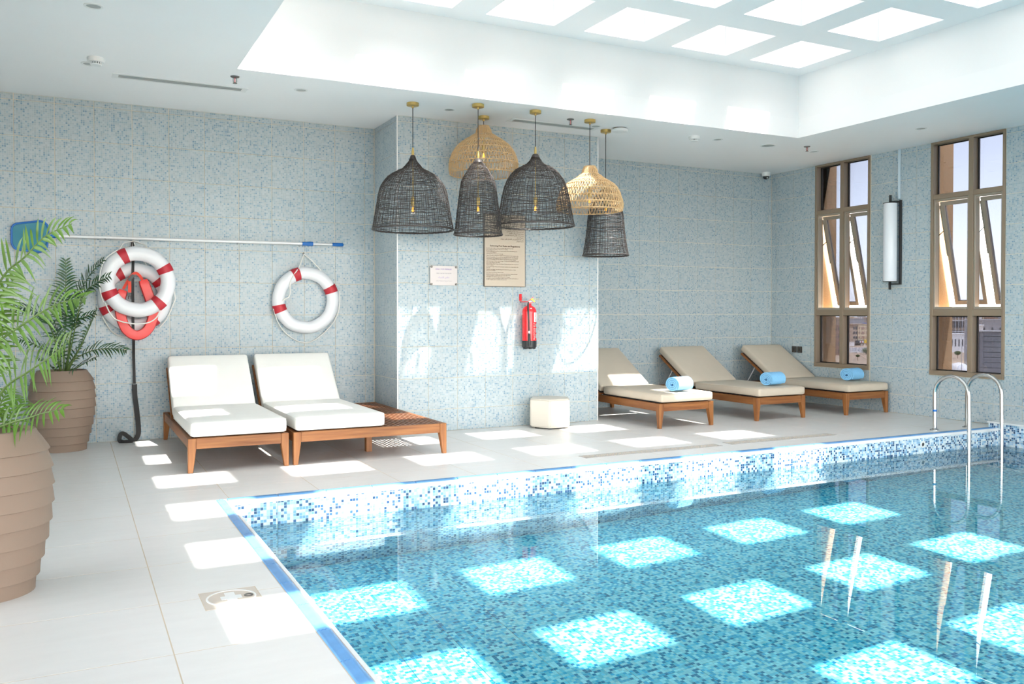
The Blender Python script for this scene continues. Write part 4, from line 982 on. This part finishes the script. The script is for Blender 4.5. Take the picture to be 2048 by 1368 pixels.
arab = ['قواعد وتعليمات المسبح', 'لسلامتكم وراحة الآخرين يرجى مراعاة ما يلي', 'ساعات العمل يوميا', 'السباحة مخصصة للنزلاء والاعضاء المسجلين فقط', 'الاطفال دون السن يجب ان يكونوا برفقة شخص بالغ مسؤول', 'يرجى احترام خصوصية الآخرين', 'يمنع الطعام والمشروبات والزجاج في منطقة المسبح',
        'المسبح منطقة خالية من التدخين', 'يمنع دخول الحيوانات الاليفة', 'يرجى ارتداء ملابس السباحة المناسبة', 'عمق المسبح', 'في حالة الطوارئ يرجى الاتصال باقرب موظف', 'شكرا لتعاونكم']
FORMS = {'ا': 'ﺍﺎ', 'أ': 'ﺃﺄ', 'آ': 'ﺁﺂ', 'إ': 'ﺇﺈ', 'ب': 'ﺏﺐﺑﺒ', 'ة': 'ﺓﺔ', 'ت': 'ﺕﺖﺗﺘ', 'ث': 'ﺙﺚﺛﺜ', 'ج': 'ﺝﺞﺟﺠ', 'ح': 'ﺡﺢﺣﺤ', 'خ': 'ﺥﺦﺧﺨ', 'د': 'ﺩﺪ', 'ذ': 'ﺫﺬ', 'ر': 'ﺭﺮ', 'ز': 'ﺯﺰ', 'س': 'ﺱﺲﺳﺴ', 'ش': 'ﺵﺶﺷﺸ', 'ص': 'ﺹﺺﺻﺼ', 'ض': 'ﺽﺾﺿﻀ', 'ط': 'ﻁﻂﻃﻄ', 'ظ': 'ﻅﻆﻇﻈ',
         'ع': 'ﻉﻊﻋﻌ', 'غ': 'ﻍﻎﻏﻐ', 'ف': 'ﻑﻒﻓﻔ', 'ق': 'ﻕﻖﻗﻘ', 'ك': 'ﻙﻚﻛﻜ', 'ل': 'ﻝﻞﻟﻠ', 'م': 'ﻡﻢﻣﻤ', 'ن': 'ﻥﻦﻧﻨ', 'ه': 'ﻩﻪﻫﻬ', 'و': 'ﻭﻮ', 'ى': 'ﻯﻰ', 'ي': 'ﻱﻲﻳﻴ', 'ؤ': 'ﺅﺆ', 'ئ': 'ﺉﺊﺋﺌ', 'ء': 'ﺀ'}
def shape_ar(s):
    out = []
    for w in s.split():
        g = []
        for i, c in enumerate(w):
            f = FORMS.get(c)
            if not f: g.append(c); continue
            prev = i > 0 and len(FORMS.get(w[i-1], '')) == 4; nxt = i < len(w)-1 and len(f) == 4 and len(FORMS.get(w[i+1], '')) >= 2
            idx = (3 if nxt else 1) if prev else (2 if nxt else 0)
            g.append(f[min(idx, len(f)-1)])
        out.append(''.join(g)[::-1])
    return ' '.join(out[::-1])
z = .375
for k, ln in enumerate(arab):
    text(shape_ar(ln), .232 if k else 0, z, .026 if k == 0 else .0165, M['ink'], t, align='RIGHT' if k else 'CENTER', bold=.0002); z -= .030 if k == 0 else .0215
t = thing('notice_plate', 'small white notice plate with purple lettering, left of the rules board', 'sign', (3.575, YP-.02, 1.678))
bm = BM(); box(bm, -.158, 0, -.105, .158, .006, .105, .0015); obj('plate', bm, M['sign_w'], t)
for x in (-.142, .142):
    for z in (-.092, .092):
        bm = BM(); lathe(bm, [(.001, .006), (.011, .006), (.012, .003), (.012, -.022)], 16, (0, 0, 0)); rot_prof(bm, RX); o = obj('standoff', bm, M['screw'], t, 40, (x, -.003, z))
text('ONLY FOR FEMALES', -.004, .068, .021, M['purple'], t); text('FROM 10:00 AM  TILL 4:00 PM', .0, .023, .0135, M['inkblue'], t)
text(shape_ar('خاص للنساء'), .0, -.020, .026, M['purple'], t); text('Sunday - Monday and Tuesday & Thursday', .0, -.058, .0105, M['inkblue'], t)
t = thing('fire_extinguisher', 'red fire extinguisher with black hose hung on the tiled pier', 'fire extinguisher', (4.575, YP-.100, .885))
r = .080
bm = BM(); lathe(bm, [(r, .07), (r, .405), (r*.97, .425), (r*.8, .450), (r*.45, .468), (.026, .474), (.022, .50), (.001, .50)], 32); obj('cylinder', bm, M['red'], t, 50)
bm = BM(); lathe(bm, [(.06, .002), (r*.9, .0), (r+.003, .012), (r+.003, .078), (r, .080)], 32, cap0=True)
for i in range(6):
    a = PI/3*i+.3; box(bm, .055*math.cos(a)-.014, .055*math.sin(a)-.014, -.012, .055*math.cos(a)+.014, .055*math.sin(a)+.014, .004, .004)
obj('base_ring', bm, M['blackpl'], t, 40)
bm = BM(); lathe(bm, [(.018, .488), (.022, .50), (.022, .520), (.012, .528), (.001, .528)], 16); box(bm, .008, -.03, .500, .030, -.012, .518, .003); obj('valve', bm, M['alu'], t, 40)
bm = BM(); beam(bm, (-.012, -.005, .522), (.035, -.03, .570), .024, .006); beam(bm, (-.012, -.005, .512), (.03, -.035, .508), .022, .006); obj('lever', bm, M['red'], t)
bm = BM(); box(bm, -.078, .09, .525, -.046, .0985, .605, .004, 2); box(bm, -.070, -.0, .512, -.050, .095, .520, .002); box(bm, -.055, -.01, .512, -.01, .01, .519); obj('wall_bracket', bm, M['red'], t)
bm = BM(); strap(bm, [(.01, -.025, .545), (.03, -.04, .530), (.045, -.045, .515)], .012, .002); tube(bm, [(.0, -.03, .55), (.06, -.035, .545), (.11, -.03, .547)], .0018, 5); obj('seal_tag', bm, M['yellow'], t)
bm = BM(); tube(bm, spline([(-.018, -.012, .508), (-.045, -.055, .48), (-.058, -.085, .40), (-.056, -.092, .28), (-.052, -.092, .19)], 5), .0095, 10); tube(bm, [(-.052, -.092, .165), (-.052, -.092, .155), (-.050, -.093, .075), (-.050, -.093, .030)], [.010, .0155, .0165, .015], 12); obj('hose', bm, M['blackpl'], t, 60)
bm = BM(); tube(bm, [(-.052, -.092, .19), (-.052, -.092, .166)], .0115, 10); obj('hose_ferrule', bm, M['alu'], t, 60)
def curved(bm, a0, a1, z0, z1, rr_, n=8):
    q = [(bm.verts.new((rr_*math.cos(a0+(a1-a0)*i/n), rr_*math.sin(a0+(a1-a0)*i/n), z0)), bm.verts.new((rr_*math.cos(a0+(a1-a0)*i/n), rr_*math.sin(a0+(a1-a0)*i/n), z1))) for i in range(n+1)]
    for (a, b_), (c, d) in zip(q, q[1:]): bm.faces.new((a, c, d, b_))
DEG = math.radians
bm = BM(); curved(bm, DEG(-78), DEG(-25), .29, .395, r+.0012); lb = obj('label', bm, M['paper'], t, 180)
def vert_text(s, ang, z, size, m):
    o = text(s, (r+.002)*math.cos(DEG(ang)), z, size, m, t, y=(r+.002)*math.sin(DEG(ang)), rot=(PI/2, PI/2, DEG(ang+90)))
    o.rotation_mode = 'XYZ'; Rz = Matrix.Rotation(DEG(ang+90), 4, 'Z') @ Matrix.Rotation(PI/2, 4, 'X') @ Matrix.Rotation(-PI/2, 4, 'Z'); o.rotation_euler = Rz.to_euler(); return o
vert_text('6 KG BAVLANTEK', -78, .185, .024, M['paper']); vert_text('EFK 06', -62, .342, .030, M['red'])
for k, (za, zb) in enumerate(((.235, .268), (.17, .222), (.11, .158))):
    bm = BM(); curved(bm, DEG(-60), DEG(-38), za, zb, r+.0011, 4); obj('print_block', bm, M['sign_w'], t, 180)

# ------------------------------------------------------------------ potted palms
def potted(label, cx, cy, leafm, fronds, seed, Lmax, wide, rolls=(), face=None):
    t = thing('potted_palm', label, 'potted plant', (cx, cy, 0), 0, 'palms in ribbed taupe pots')
    env = [(.745, .212), (.70, .240), (.655, .262), (.60, .274), (.52, .281), (.44, .283), (.35, .276), (.26, .262), (.16, .240), (.08, .220), (0, .198)]
    def R(z):
        for (z0, r0), (z1, r1) in zip(env, env[1:]):
            if z0 >= z >= z1: return r0+(r1-r0)*(z0-z)/(z0-z1)
        return env[-1][1]
    prof = [(.172, .60), (.176, .735), (.186, .745), (.206, .744), (.212, .738)]
    zb = [.738, .648, .565, .485, .402, .318, .232, .150, .070, .0]
    for a, b_ in zip(zb, zb[1:]):
        n = 7
        for i in range(1, n+1):
            z = a+(b_-a)*i/n; prof.append((R(z)-.007+.012*(i/n)**1.6, z))
        prof.append((R(b_)-.007, b_-.004 if b_ > 0 else 0.0))
    bm = BM(); lathe(bm, prof, 48, cap1=True); obj('pot', bm, M['pot'], t, 35)
    bm = BM(); lathe(bm, [(.175, .66), (.001, .68)], 24); obj('soil', bm, M['soil'], t)
    rr = random.Random(seed)
    for fi, pts in enumerate(fronds):
        P = spline([(x-cx, y-cy, z) for x, y, z in [ (cx+(pts[0][0]-cx)*.4, cy+(pts[0][1]-cy)*.4, .66)]+pts[0:]], 8); n = len(P)
        L = sum((b_-a).length for a, b_ in zip(P, P[1:]))
        bm = BM(); tube(bm, P, [.0085*(1-.8*i/(n-1))*(1.0 if L > .4 else .6) for i in range(n)], 6); 
        d = [0]
        for a, b_ in zip(P, P[1:]): d.append(d[-1]+(b_-a).length)
        start = .42 if L > .7 else .30; roll = rolls[fi] if fi < len(rolls) else .3
        lb = BM(); npair = max(8, int(L*(1-start)/.029)); Lf = Lmax*min(1, .45+L*.55)
        for k in range(npair):
            f = start+(1-start)*(k+.4)/npair; s = f*L; i = max(j for j in range(n-1) if d[j] <= s); u = (s-d[i])/(d[i+1]-d[i])
            p = P[i].lerp(P[i+1], u); tg = (P[i+1]-P[i]).normalized(); up = Vector((0, 0, 1)); side = tg.cross(up)
            side = side.normalized() if side.length > .15 else Vector((1, -.2, 0)).normalized()
            nrm = side.cross(tg).normalized(); q = (f-start)/(1-start)
            if face is not None and roll < -.35:
                n0 = (face-tg*face.dot(tg)).normalized(); side = tg.cross(n0).normalized(); nrm = n0
            elif abs(tg.z) < .93: side, nrm = side*math.cos(roll)+nrm*math.sin(roll), nrm*math.cos(roll)-side*math.sin(roll)
            ll = Lf*(.55+.9*math.sin(PI*min(1, q*.8+.16))*.55)*(1-.45*q*q)
            fw_ = .55+.75*q
            for sg in (-1, 1):
                dr = (side*sg+tg*fw_*rr.uniform(.85, 1.15)+nrm*rr.uniform(.25, .55)).normalized(); l = ll*rr.uniform(.88, 1.08)
                w = wide*rr.uniform(.85, 1.1); wd = dr.cross(nrm).normalized(); droop = l*rr.uniform(.22, .46)
                prev = None
                for j, (g, ww) in enumerate(((0, .35), (.2, .95), (.45, 1.0), (.72, .72), (1, .04))):
                    c = p+dr*l*g-up*droop*g*g; fold = nrm*w*.22*ww
                    row = [lb.verts.new(c-wd*w*ww/2+fold), lb.verts.new(c), lb.verts.new(c+wd*w*ww/2+fold)]
                    if prev:
                        lb.faces.new((prev[0], prev[1], row[1], row[0])); lb.faces.new((prev[1], prev[2], row[2], row[1]))
                    prev = row
        fo = obj('frond', lb, leafm, t, 60); obj('stalk', bm, M['stalk'], fo, 60)
    return t
FRF = [[(-0.36, 4.6, 0.741), (-0.406, 4.52, 1.114), (-0.28, 4.44, 1.418), (-0.18, 4.36, 1.525), (-0.096, 4.28, 1.614), (0.005, 4.2, 1.664)],
[(-0.36, 4.6, 0.741), (-0.37, 4.525, 1.013), (-0.283, 4.45, 1.152), (-0.182, 4.375, 1.234), (-0.085, 4.3, 1.301), (-0.007, 4.225, 1.333), (0.060, 4.15, 1.343)],
[(-0.356, 4.55, 0.747), (-0.27, 4.438, 0.937), (-0.159, 4.325, 1.029), (-0.064, 4.212, 1.104), (0.0, 4.1, 1.175)],
[(-0.355, 4.6, 0.727), (-0.247, 4.525, 0.779), (-0.173, 4.45, 0.806), (-0.111, 4.375, 0.833), (-0.030, 4.3, 0.855)],
[(-0.364, 4.65, 0.735), (-0.355, 4.633, 1.063), (-0.308, 4.617, 1.315), (-0.231, 4.6, 1.44)],
[(-0.382, 4.7, 0.73), (-0.423, 4.733, 0.92), (-0.37, 4.767, 1.00), (-0.31, 4.8, 1.03)],
[(-0.358, 4.7, 0.719), (-0.285, 4.767, 0.756), (-0.251, 4.833, 0.807), (-0.216, 4.9, 0.841)],
[(-0.378, 4.65, 0.736), (-0.324, 4.733, 0.798), (-0.298, 4.817, 0.86), (-0.275, 4.9, 0.905)],
[(-0.374, 4.6, 0.742), (-0.46, 4.533, 1.225), (-0.42, 4.467, 1.46), (-0.34, 4.4, 1.58)],
[(-0.384, 4.6, 0.742), (-0.524, 4.6, 1.113), (-0.67, 4.6, 1.292), (-0.812, 4.6, 1.335)],
[(-0.384, 4.6, 0.742), (-0.51, 4.467, 0.988), (-0.616, 4.333, 1.063), (-0.712, 4.2, 1.014)],
[(-0.368, 4.7, 0.729), (-0.427, 4.8, 1.127), (-0.495, 4.9, 1.436), (-0.544, 5.0, 1.706)],
[(-0.41, 4.62, 0.735), (-0.56, 4.78, 0.98), (-0.70, 4.92, 1.08), (-0.85, 5.02, 1.02)]]
FRR = [[(-0.069, 9.08, 0.744), (-0.059, 9.11, 0.976), (-0.048, 9.14, 1.421), (-0.042, 9.17, 1.634), (-0.046, 9.2, 1.78)],
[(-0.056, 9.08, 0.744), (-0.013, 9.06, 0.977), (0.031, 9.02, 1.351), (0.152, 8.94, 1.625), (0.270, 8.87, 1.765)],
[(-0.048, 9.05, 0.746), (-0.005, 8.988, 0.957), (0.093, 8.925, 1.419), (0.217, 8.863, 1.558), (0.320, 8.8, 1.617)],
[(-0.039, 9.05, 0.745), (-0.021, 9.013, 0.979), (0.013, 8.975, 1.156), (0.092, 8.938, 1.23), (0.195, 8.9, 1.276)],
[(-0.031, 9.1, 0.733), (0.058, 9.03, 0.927), (0.115, 8.96, 1.058), (0.165, 8.90, 1.185), (0.215, 8.86, 1.32)],
[(-0.043, 9.0, 0.739), (0.027, 8.925, 0.852), (0.192, 8.85, 0.935), (0.357, 8.775, 0.948), (0.455, 8.7, 0.931)],
[(-0.089, 9.0, 0.75), (-0.152, 8.925, 0.884), (-0.229, 8.85, 0.952), (-0.359, 8.775, 1.033), (-0.455, 8.7, 1.041)],
[(-0.089, 9.08, 0.745), (-0.1, 9.11, 0.977), (-0.129, 9.13, 1.07), (-0.178, 9.14, 1.187), (-0.27, 9.14, 1.229)],
[(-0.097, 9.0, 0.75), (-0.126, 8.9, 0.985), (-0.203, 8.8, 1.213), (-0.331, 8.7, 1.311), (-0.47, 8.6, 1.324)],
[(-0.023, 8.98, 0.74), (0.047, 8.92, 0.773), (0.117, 8.86, 0.821), (0.199, 8.8, 0.863)],
[(-0.138, 9.0, 0.742), (-0.177, 8.967, 0.791), (-0.224, 8.933, 0.84), (-0.287, 8.9, 0.87)],
[(-0.118, 9.05, 0.738), (-0.146, 9.033, 0.833), (-0.161, 9.017, 0.898), (-0.193, 9.0, 0.982)],
[(-0.06, 9.12, 0.74), (0.0, 9.15, 0.83), (0.05, 9.16, 0.92), (0.11, 9.15, 1.0)]]
potted('fresh green palm in a ribbed taupe pot in the left foreground', -.36, 4.60, M['leaf_f'], FRF, 11, .215, .0170, (-.62, -.55, -.65, -.55, -.5, -.4, -.3, -.3, -.6, .2, .2, .2, .3), Vector((.05, -.80, .60)))
potted('dark green palm in a ribbed taupe pot against the back wall', -.08, 9.08, M['leaf_r'], FRR, 12, .205, .0165, (0, -.9, -1.0, -.8, -.7, -.55, .7, .8, .7, -.5, .4, .5, -.4))

# ------------------------------------------------------------------ the city outside the right windows (ground some twenty metres below)
ZG = -20.0; FPX = 1729.7
def far(px, depth, py=None):
    u = (px-1024)/FPX; d = Vector((math.sin(YAW), math.cos(YAW)))+Vector((math.cos(YAW), -math.sin(YAW)))*u
    z = ZG if py is None else 1.281-(py-625)*depth/FPX
    return Vector((d.x*depth, d.y*depth, z))
vdir = Vector((math.sin(YAW), math.cos(YAW), 0)); hdir = Vector((math.cos(YAW), -math.sin(YAW), 0))
bm = BM(); c = far(1850, 900)
q = [bm.verts.new(v) for v in ((12, -600, ZG), (3200, -600, ZG), (3200, 3200, ZG), (12, 3200, ZG))]; bm.faces.new(q); struct('floor_outside', bm, M['sand'])
def building(name, label, pxl, pxr, depth, top_py, deep, m, rows, cols, wfrac=(.45, .5), turn=0.0, base_py=None, roof=True, winm=None, cat='building', hgt=None):
    a, b_ = far(pxl, depth), far(pxr, depth); w = (b_-a).length; zt = 1.281-(top_py-625)*depth/FPX; z0 = ZG if base_py is None else 1.281-(base_py-625)*depth/FPX
    t = thing(name, label, cat, ((a.x+b_.x)/2, (a.y+b_.y)/2, z0), -YAW-math.atan((pxl/2+pxr/2-1024)/FPX)+turn)
    h = zt-z0
    bm = BM(); box(bm, -w/2, 0, 0, w/2, deep, h); obj('wall', bm, m, t)
    if roof: bm = BM(); box(bm, -w/2-.2, -.2, h, w/2+.2, deep+.2, h+.35); obj('parapet', bm, m, t)
    wm = winm or M['b_win']; src = None
    for r_ in range(rows):
        for c_ in range(cols):
            ww, hh = w/cols*wfrac[0], h/rows*wfrac[1]; x = -w/2+w*(c_+.5)/cols; z = h*(r_+.5)/rows
            if src is None: bm = BM(); box(bm, -ww/2, -.12, -hh/2, ww/2, .05, hh/2); src = obj('window', bm, wm, t); o = src
            else: o = src.copy(); COL.objects.link(o); o.parent = t
            o.location = (x, 0, z)
    return t, w, h
# apartment block seen on its corner, with the shops at its foot
t = thing('apartment_block', 'sandy four storey apartment block seen through the far window', 'building', far(1716, 560), -YAW)
sW, sE = 5.5, 6.5
for nm, m, sgn, wd in (('shaded_wing', M['b_tan'], -1, sW), ('front_wing', M['b_cream'], 1, sE)):  # shade put into the left wing's tan, sunlight into the front's cream
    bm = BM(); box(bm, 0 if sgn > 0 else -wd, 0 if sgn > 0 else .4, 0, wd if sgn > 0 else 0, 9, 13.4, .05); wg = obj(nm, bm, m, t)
    bm = BM(); box(bm, 0 if sgn > 0 else -wd, -.3, 13.4, wd if sgn > 0 else 0, 9, 14.0); obj('parapet', bm, M['b_tan'], wg)
    for r_ in range(3):
        for x in ((.9, 3.3, 5.6) if sgn > 0 else (-2.3, -.9)):
            hw = .9 if x in (3.3,) else (.35 if sgn > 0 else .45)
            bm = BM(); box(bm, x-hw, -.15 if sgn > 0 else .25, 4.4+r_*3.0, x+hw, .2 if sgn > 0 else .6, 5.9+r_*3.0); obj('window', bm, M['b_brown'] if sgn > 0 else M['b_win'], wg)
bm = BM(); box(bm, -1.8, -1.2, 1.2, 3.4, -.6, 3.2); obj('shop_fascia', bm, M['b_win'], t)
bm = BM(); box(bm, .6, -1.35, 1.7, 3.2, -1.21, 2.9); obj('shop_sign', bm, M['b_white'], t); bm = BM(); box(bm, 1.6, -1.45, 1.8, 2.2, -1.36, 2.8); obj('shop_sign', bm, M['b_red'], t)
bm = BM(); box(bm, 3.6, -1.3, 1.7, 6.6, -.7, 3.6); obj('shop_sign', bm, M['b_yel'], t)
for x in (-1.2, .5, 2.2, 4.2): bm = BM(); box(bm, x-.6, -.75, -1.2, x+.6, -.5, 1.1); obj('shopfront', bm, M['b_win'] if x < 2 else M['b_white'], t)
bm = BM(); a = far(1690, 545); b_ = far(1709, 545)
t = thing('boundary_wall', 'pale boundary wall left of the apartment block shops', 'wall', far(1699, 545), -YAW)
bm = BM(); box(bm, -4.5, 0, 0, 3.2, .4, 2.6); obj('panel', bm, M['b_white'], t); bm = BM(); box(bm, -4.6, -.1, 2.6, 3.3, .5, 2.9); obj('coping', bm, M['pave'], t)
building('far_building', 'reddish brown building beside the pier, behind the far window', 1660, 1682, 430, 650, 8, M['b_brown'], 4, 3, (.5, .45))
building('far_building', 'long dark grey block on the skyline above the apartment roof', 1696, 1728, 760, 638, 14, M['b_grey'], 1, 6, (.35, .35))
building('far_building', 'blue roofed shed right of the apartment block', 1727, 1748, 700, 647, 10, M['b_blue'], 1, 3, (.5, .3))
t, w, h = building('office_building', 'long office building with a white grid facade behind the near window', 1880, 1948, 520, 620, 16, M['b_tan'], 4, 22, (.62, .74))
for i in range(12):
    bm = BM(); x = -w/2+w*i/11; box(bm, x-.12, -.5, 3.5, x+.12, -.1, h); obj('fin', bm, M['b_white'], t)
for i in range(4): bm = BM(); z = 3.5+(h-3.5)*i/3; box(bm, -w/2, -.55, z-.18, w/2, -.12, z+.18); obj('floor_band', bm, M['b_white'], t)
building('far_building', 'low white building in front of the white grid office', 1896, 1927, 470, 668, 8, M['b_white'], 1, 5, (.3, .4))
building('far_building', 'long pale grey block above the grey clad plant screen', 1936, 2050, 330, 641, 16, M['b_grey'], 2, 8, (.22, .4))
building('far_building', 'small white turret house in front of the pale grey block', 1957, 1966, 260, 652, 5, M['b_white'], 1, 3, (.4, .4))
mats = {'cream': M['b_cream'], 'white': M['b_white'], 'tan': M['b_tan'], 'grey': M['b_grey'], 'brown': M['b_brown']}
for px, w_, py, dp, cn, lab in ((1676, 9, 636, 1000, 'tan', 'tan skyline house beside the orange pier, left pane of the far window'), (1701, 7, 634, 1060, 'cream', 'cream skyline house, leftmost above the apartment block roof'),
        (1712, 7, 637, 1000, 'brown', 'brown skyline house above the middle of the apartment block'), (1723, 8, 632, 1120, 'white', 'tall white skyline house above the front wing of the apartment block'),
        (1735, 8, 635, 1000, 'tan', 'tan skyline house at the right edge of the far window'), (1956, 7, 635, 1000, 'white', 'white skyline house, leftmost in the right pane of the near window'),
        (1967, 8, 631, 1060, 'cream', 'cream skyline house, second from left in the near window right pane'), (1979, 8, 634, 1000, 'brown', 'brown skyline house in the middle of the near window right pane'),
        (1992, 9, 630, 1120, 'tan', 'tallest tan skyline house in the near window right pane'), (2005, 8, 635, 1000, 'grey', 'grey skyline house at the right edge of the near window')):
    building('skyline_house', lab, px-w_, px+w_, dp, py, 14, mats[cn], 3, 4, (.35, .4))[0]['group'] = 'skyline houses'
# plant screen clad in grey panels close to the near window
a, b_ = far(1951, 30), far(1966, 30); c = far(2035, 33)
t = thing('plant_screen', 'tall grey panel clad plant enclosure close outside the near window', 'enclosure', (a.x, a.y, ZG), -YAW-math.atan((1951-1024)/FPX))
zt1 = 1.281-(663-625)*30/FPX-ZG
wl_ = (b_-a).length
for i in range(2):
    for k in range(12):
        bm = BM(); z1 = zt1-k*.62; box(bm, i*wl_/2+.006, 0, z1-.612, (i+1)*wl_/2-.006, .06, z1, .004); obj('panel', bm, M['screenmetal'], t)
bm = BM(); box(bm, 0, .062, 0, wl_+1.55, 3.0, zt1-.02); obj('core', bm, M['b_win'], t)
n = 40; 
for k in range(n):
    bm = BM(); z1 = zt1-k*.18; box(bm, wl_, .0, z1-.165, wl_+1.55, .05, z1, .003); obj('louvre', bm, M['screenmetal'], t)
bm = BM(); box(bm, wl_+.75, .2, zt1, wl_+1.55, 2.6, zt1+.17); obj('upper_screen', bm, M['screenmetal'], t)
bm = BM(); box(bm, -.05, -.05, zt1, wl_+.8, .1, zt1+.05); obj('cap', bm, M['b_white'], t)
# street: road, fence, trees, lamp post, white tent
bm = BM()
a, b_ = far(1500, 500), far(2300, 500); dd = (b_-a).normalized(); nn = Vector((-dd.y, dd.x, 0))
q = [bm.verts.new(v+Vector((0, 0, .05))) for v in (a-nn*26, b_-nn*26, b_+nn*16, a+nn*16)]; bm.faces.new(q); struct('floor_road', bm, M['asphalt'])
bm = BM(); q = [bm.verts.new(v+Vector((0, 0, .04))) for v in (a+nn*-42, b_-nn*42, b_-nn*26, a-nn*26)]; bm.faces.new(q); bmesh.ops.recalc_face_normals(bm, faces=bm.faces); struct('floor_pavement', bm, M['pave'])
t = thing('street_fence', 'long white railing fence between the sand lot and the road', 'fence', far(1690, 455), -YAW)
x0f, x1f = -10, 150
for z in (.5, 2.9): bm = BM(); box(bm, x0f, -.06, z, x1f, .06, z+.16); obj('rail', bm, M['b_white'], t)
bm = BM(); box(bm, -.14, -.1, 0, .14, .1, 3.2); p0 = obj('post', bm, M['b_white'], t, loc=(x0f, 0, 0))
for i in range(1, 60): o = p0.copy(); COL.objects.link(o); o.parent = t; o.location = (x0f+i*2.7, 0, 0)
bm = BM()
for i in range(400): x = x0f+i*.4; box(bm, x-.05, -.03, .6, x+.05, .03, 2.9)
tag(obj('balusters', bm, M['b_white'], t), kind='stuff')
def tree(label, px, depth, h, cr):
    t = thing('street_tree', label, 'tree', far(px, depth), 0); R = random.Random(px)
    bm = BM(); tube(bm, [(0, 0, 0), (.1, 0, h*.3), (0, .1, h*.6), (0, 0, h*.9)], [.16, .13, .09, .03], 6)
    for i in range(5): a = i*1.3; tube(bm, [(0, 0, h*.45), (cr*.7*math.cos(a), cr*.7*math.sin(a), h*.75)], [.06, .02], 5)
    obj('trunk', bm, M['b_brown'], t)
    bm = BM()
    for i in range(700):
        a, b2 = R.uniform(0, 2*PI), R.uniform(-1, 1); q = R.random()**.4*cr; p = Vector((q*math.cos(a)*math.sqrt(1-b2*b2), q*math.sin(a)*math.sqrt(1-b2*b2), h*.75+q*b2*.62))
        u = Vector((R.uniform(-1, 1), R.uniform(-1, 1), R.uniform(-1, 1))).normalized()*.22; v = u.orthogonal().normalized()*.13
        bm.faces.new([bm.verts.new(p+w_) for w_ in (u, v, -u, -v)])
    tag(obj('foliage', bm, M['treeleaf'], t), kind='stuff')
tree('young tree standing on the sand lot, seen in the near window', 1916, 400, 3.4, 1.5); tree('small sapling on the sand lot below the apartment block', 1716, 380, 3.0, .8)
tree('green bush by the white fence right of the sapling', 1733, 440, 2.6, 2.6)
t = thing('lamp_post', 'thin grey street lamp post in front of the sand lot', 'lamp post', far(1924, 300), -YAW)
bm = BM(); tube(bm, [(0, 0, 0), (0, 0, 9.5)], [.12, .06], 8); obj('pole', bm, M['b_grey'], t, 60); bm = BM(); tube(bm, [(0, 0, 9.4), (.5, 0, 9.7), (1.5, 0, 9.8)], .05, 6); obj('arm', bm, M['b_grey'], t, 60); bm = BM(); box(bm, 1.3, -.12, 9.74, 1.9, .12, 9.86, .03); obj('lantern', bm, M['b_white'], t)
t = thing('tent', 'white domed tent standing on the sand below the near window', 'tent', far(1918, 310), -YAW)
bm = BM(); lathe(bm, [(3.6, 0), (3.5, 1.0), (3.0, 2.0), (2.0, 2.9), (.001, 3.4)], 24); obj('canopy', bm, M['b_white'], t, 60)
bm = BM(); [tube(bm, [(3.55*math.cos(a)*1.01, 3.55*math.sin(a)*1.01, 0), (3.05*math.cos(a), 3.05*math.sin(a), 2.0), (0, 0, 3.45)], .06, 5) for a in [i*PI/4 for i in range(8)]]; obj('ribs', bm, M['pave'], t, 60)
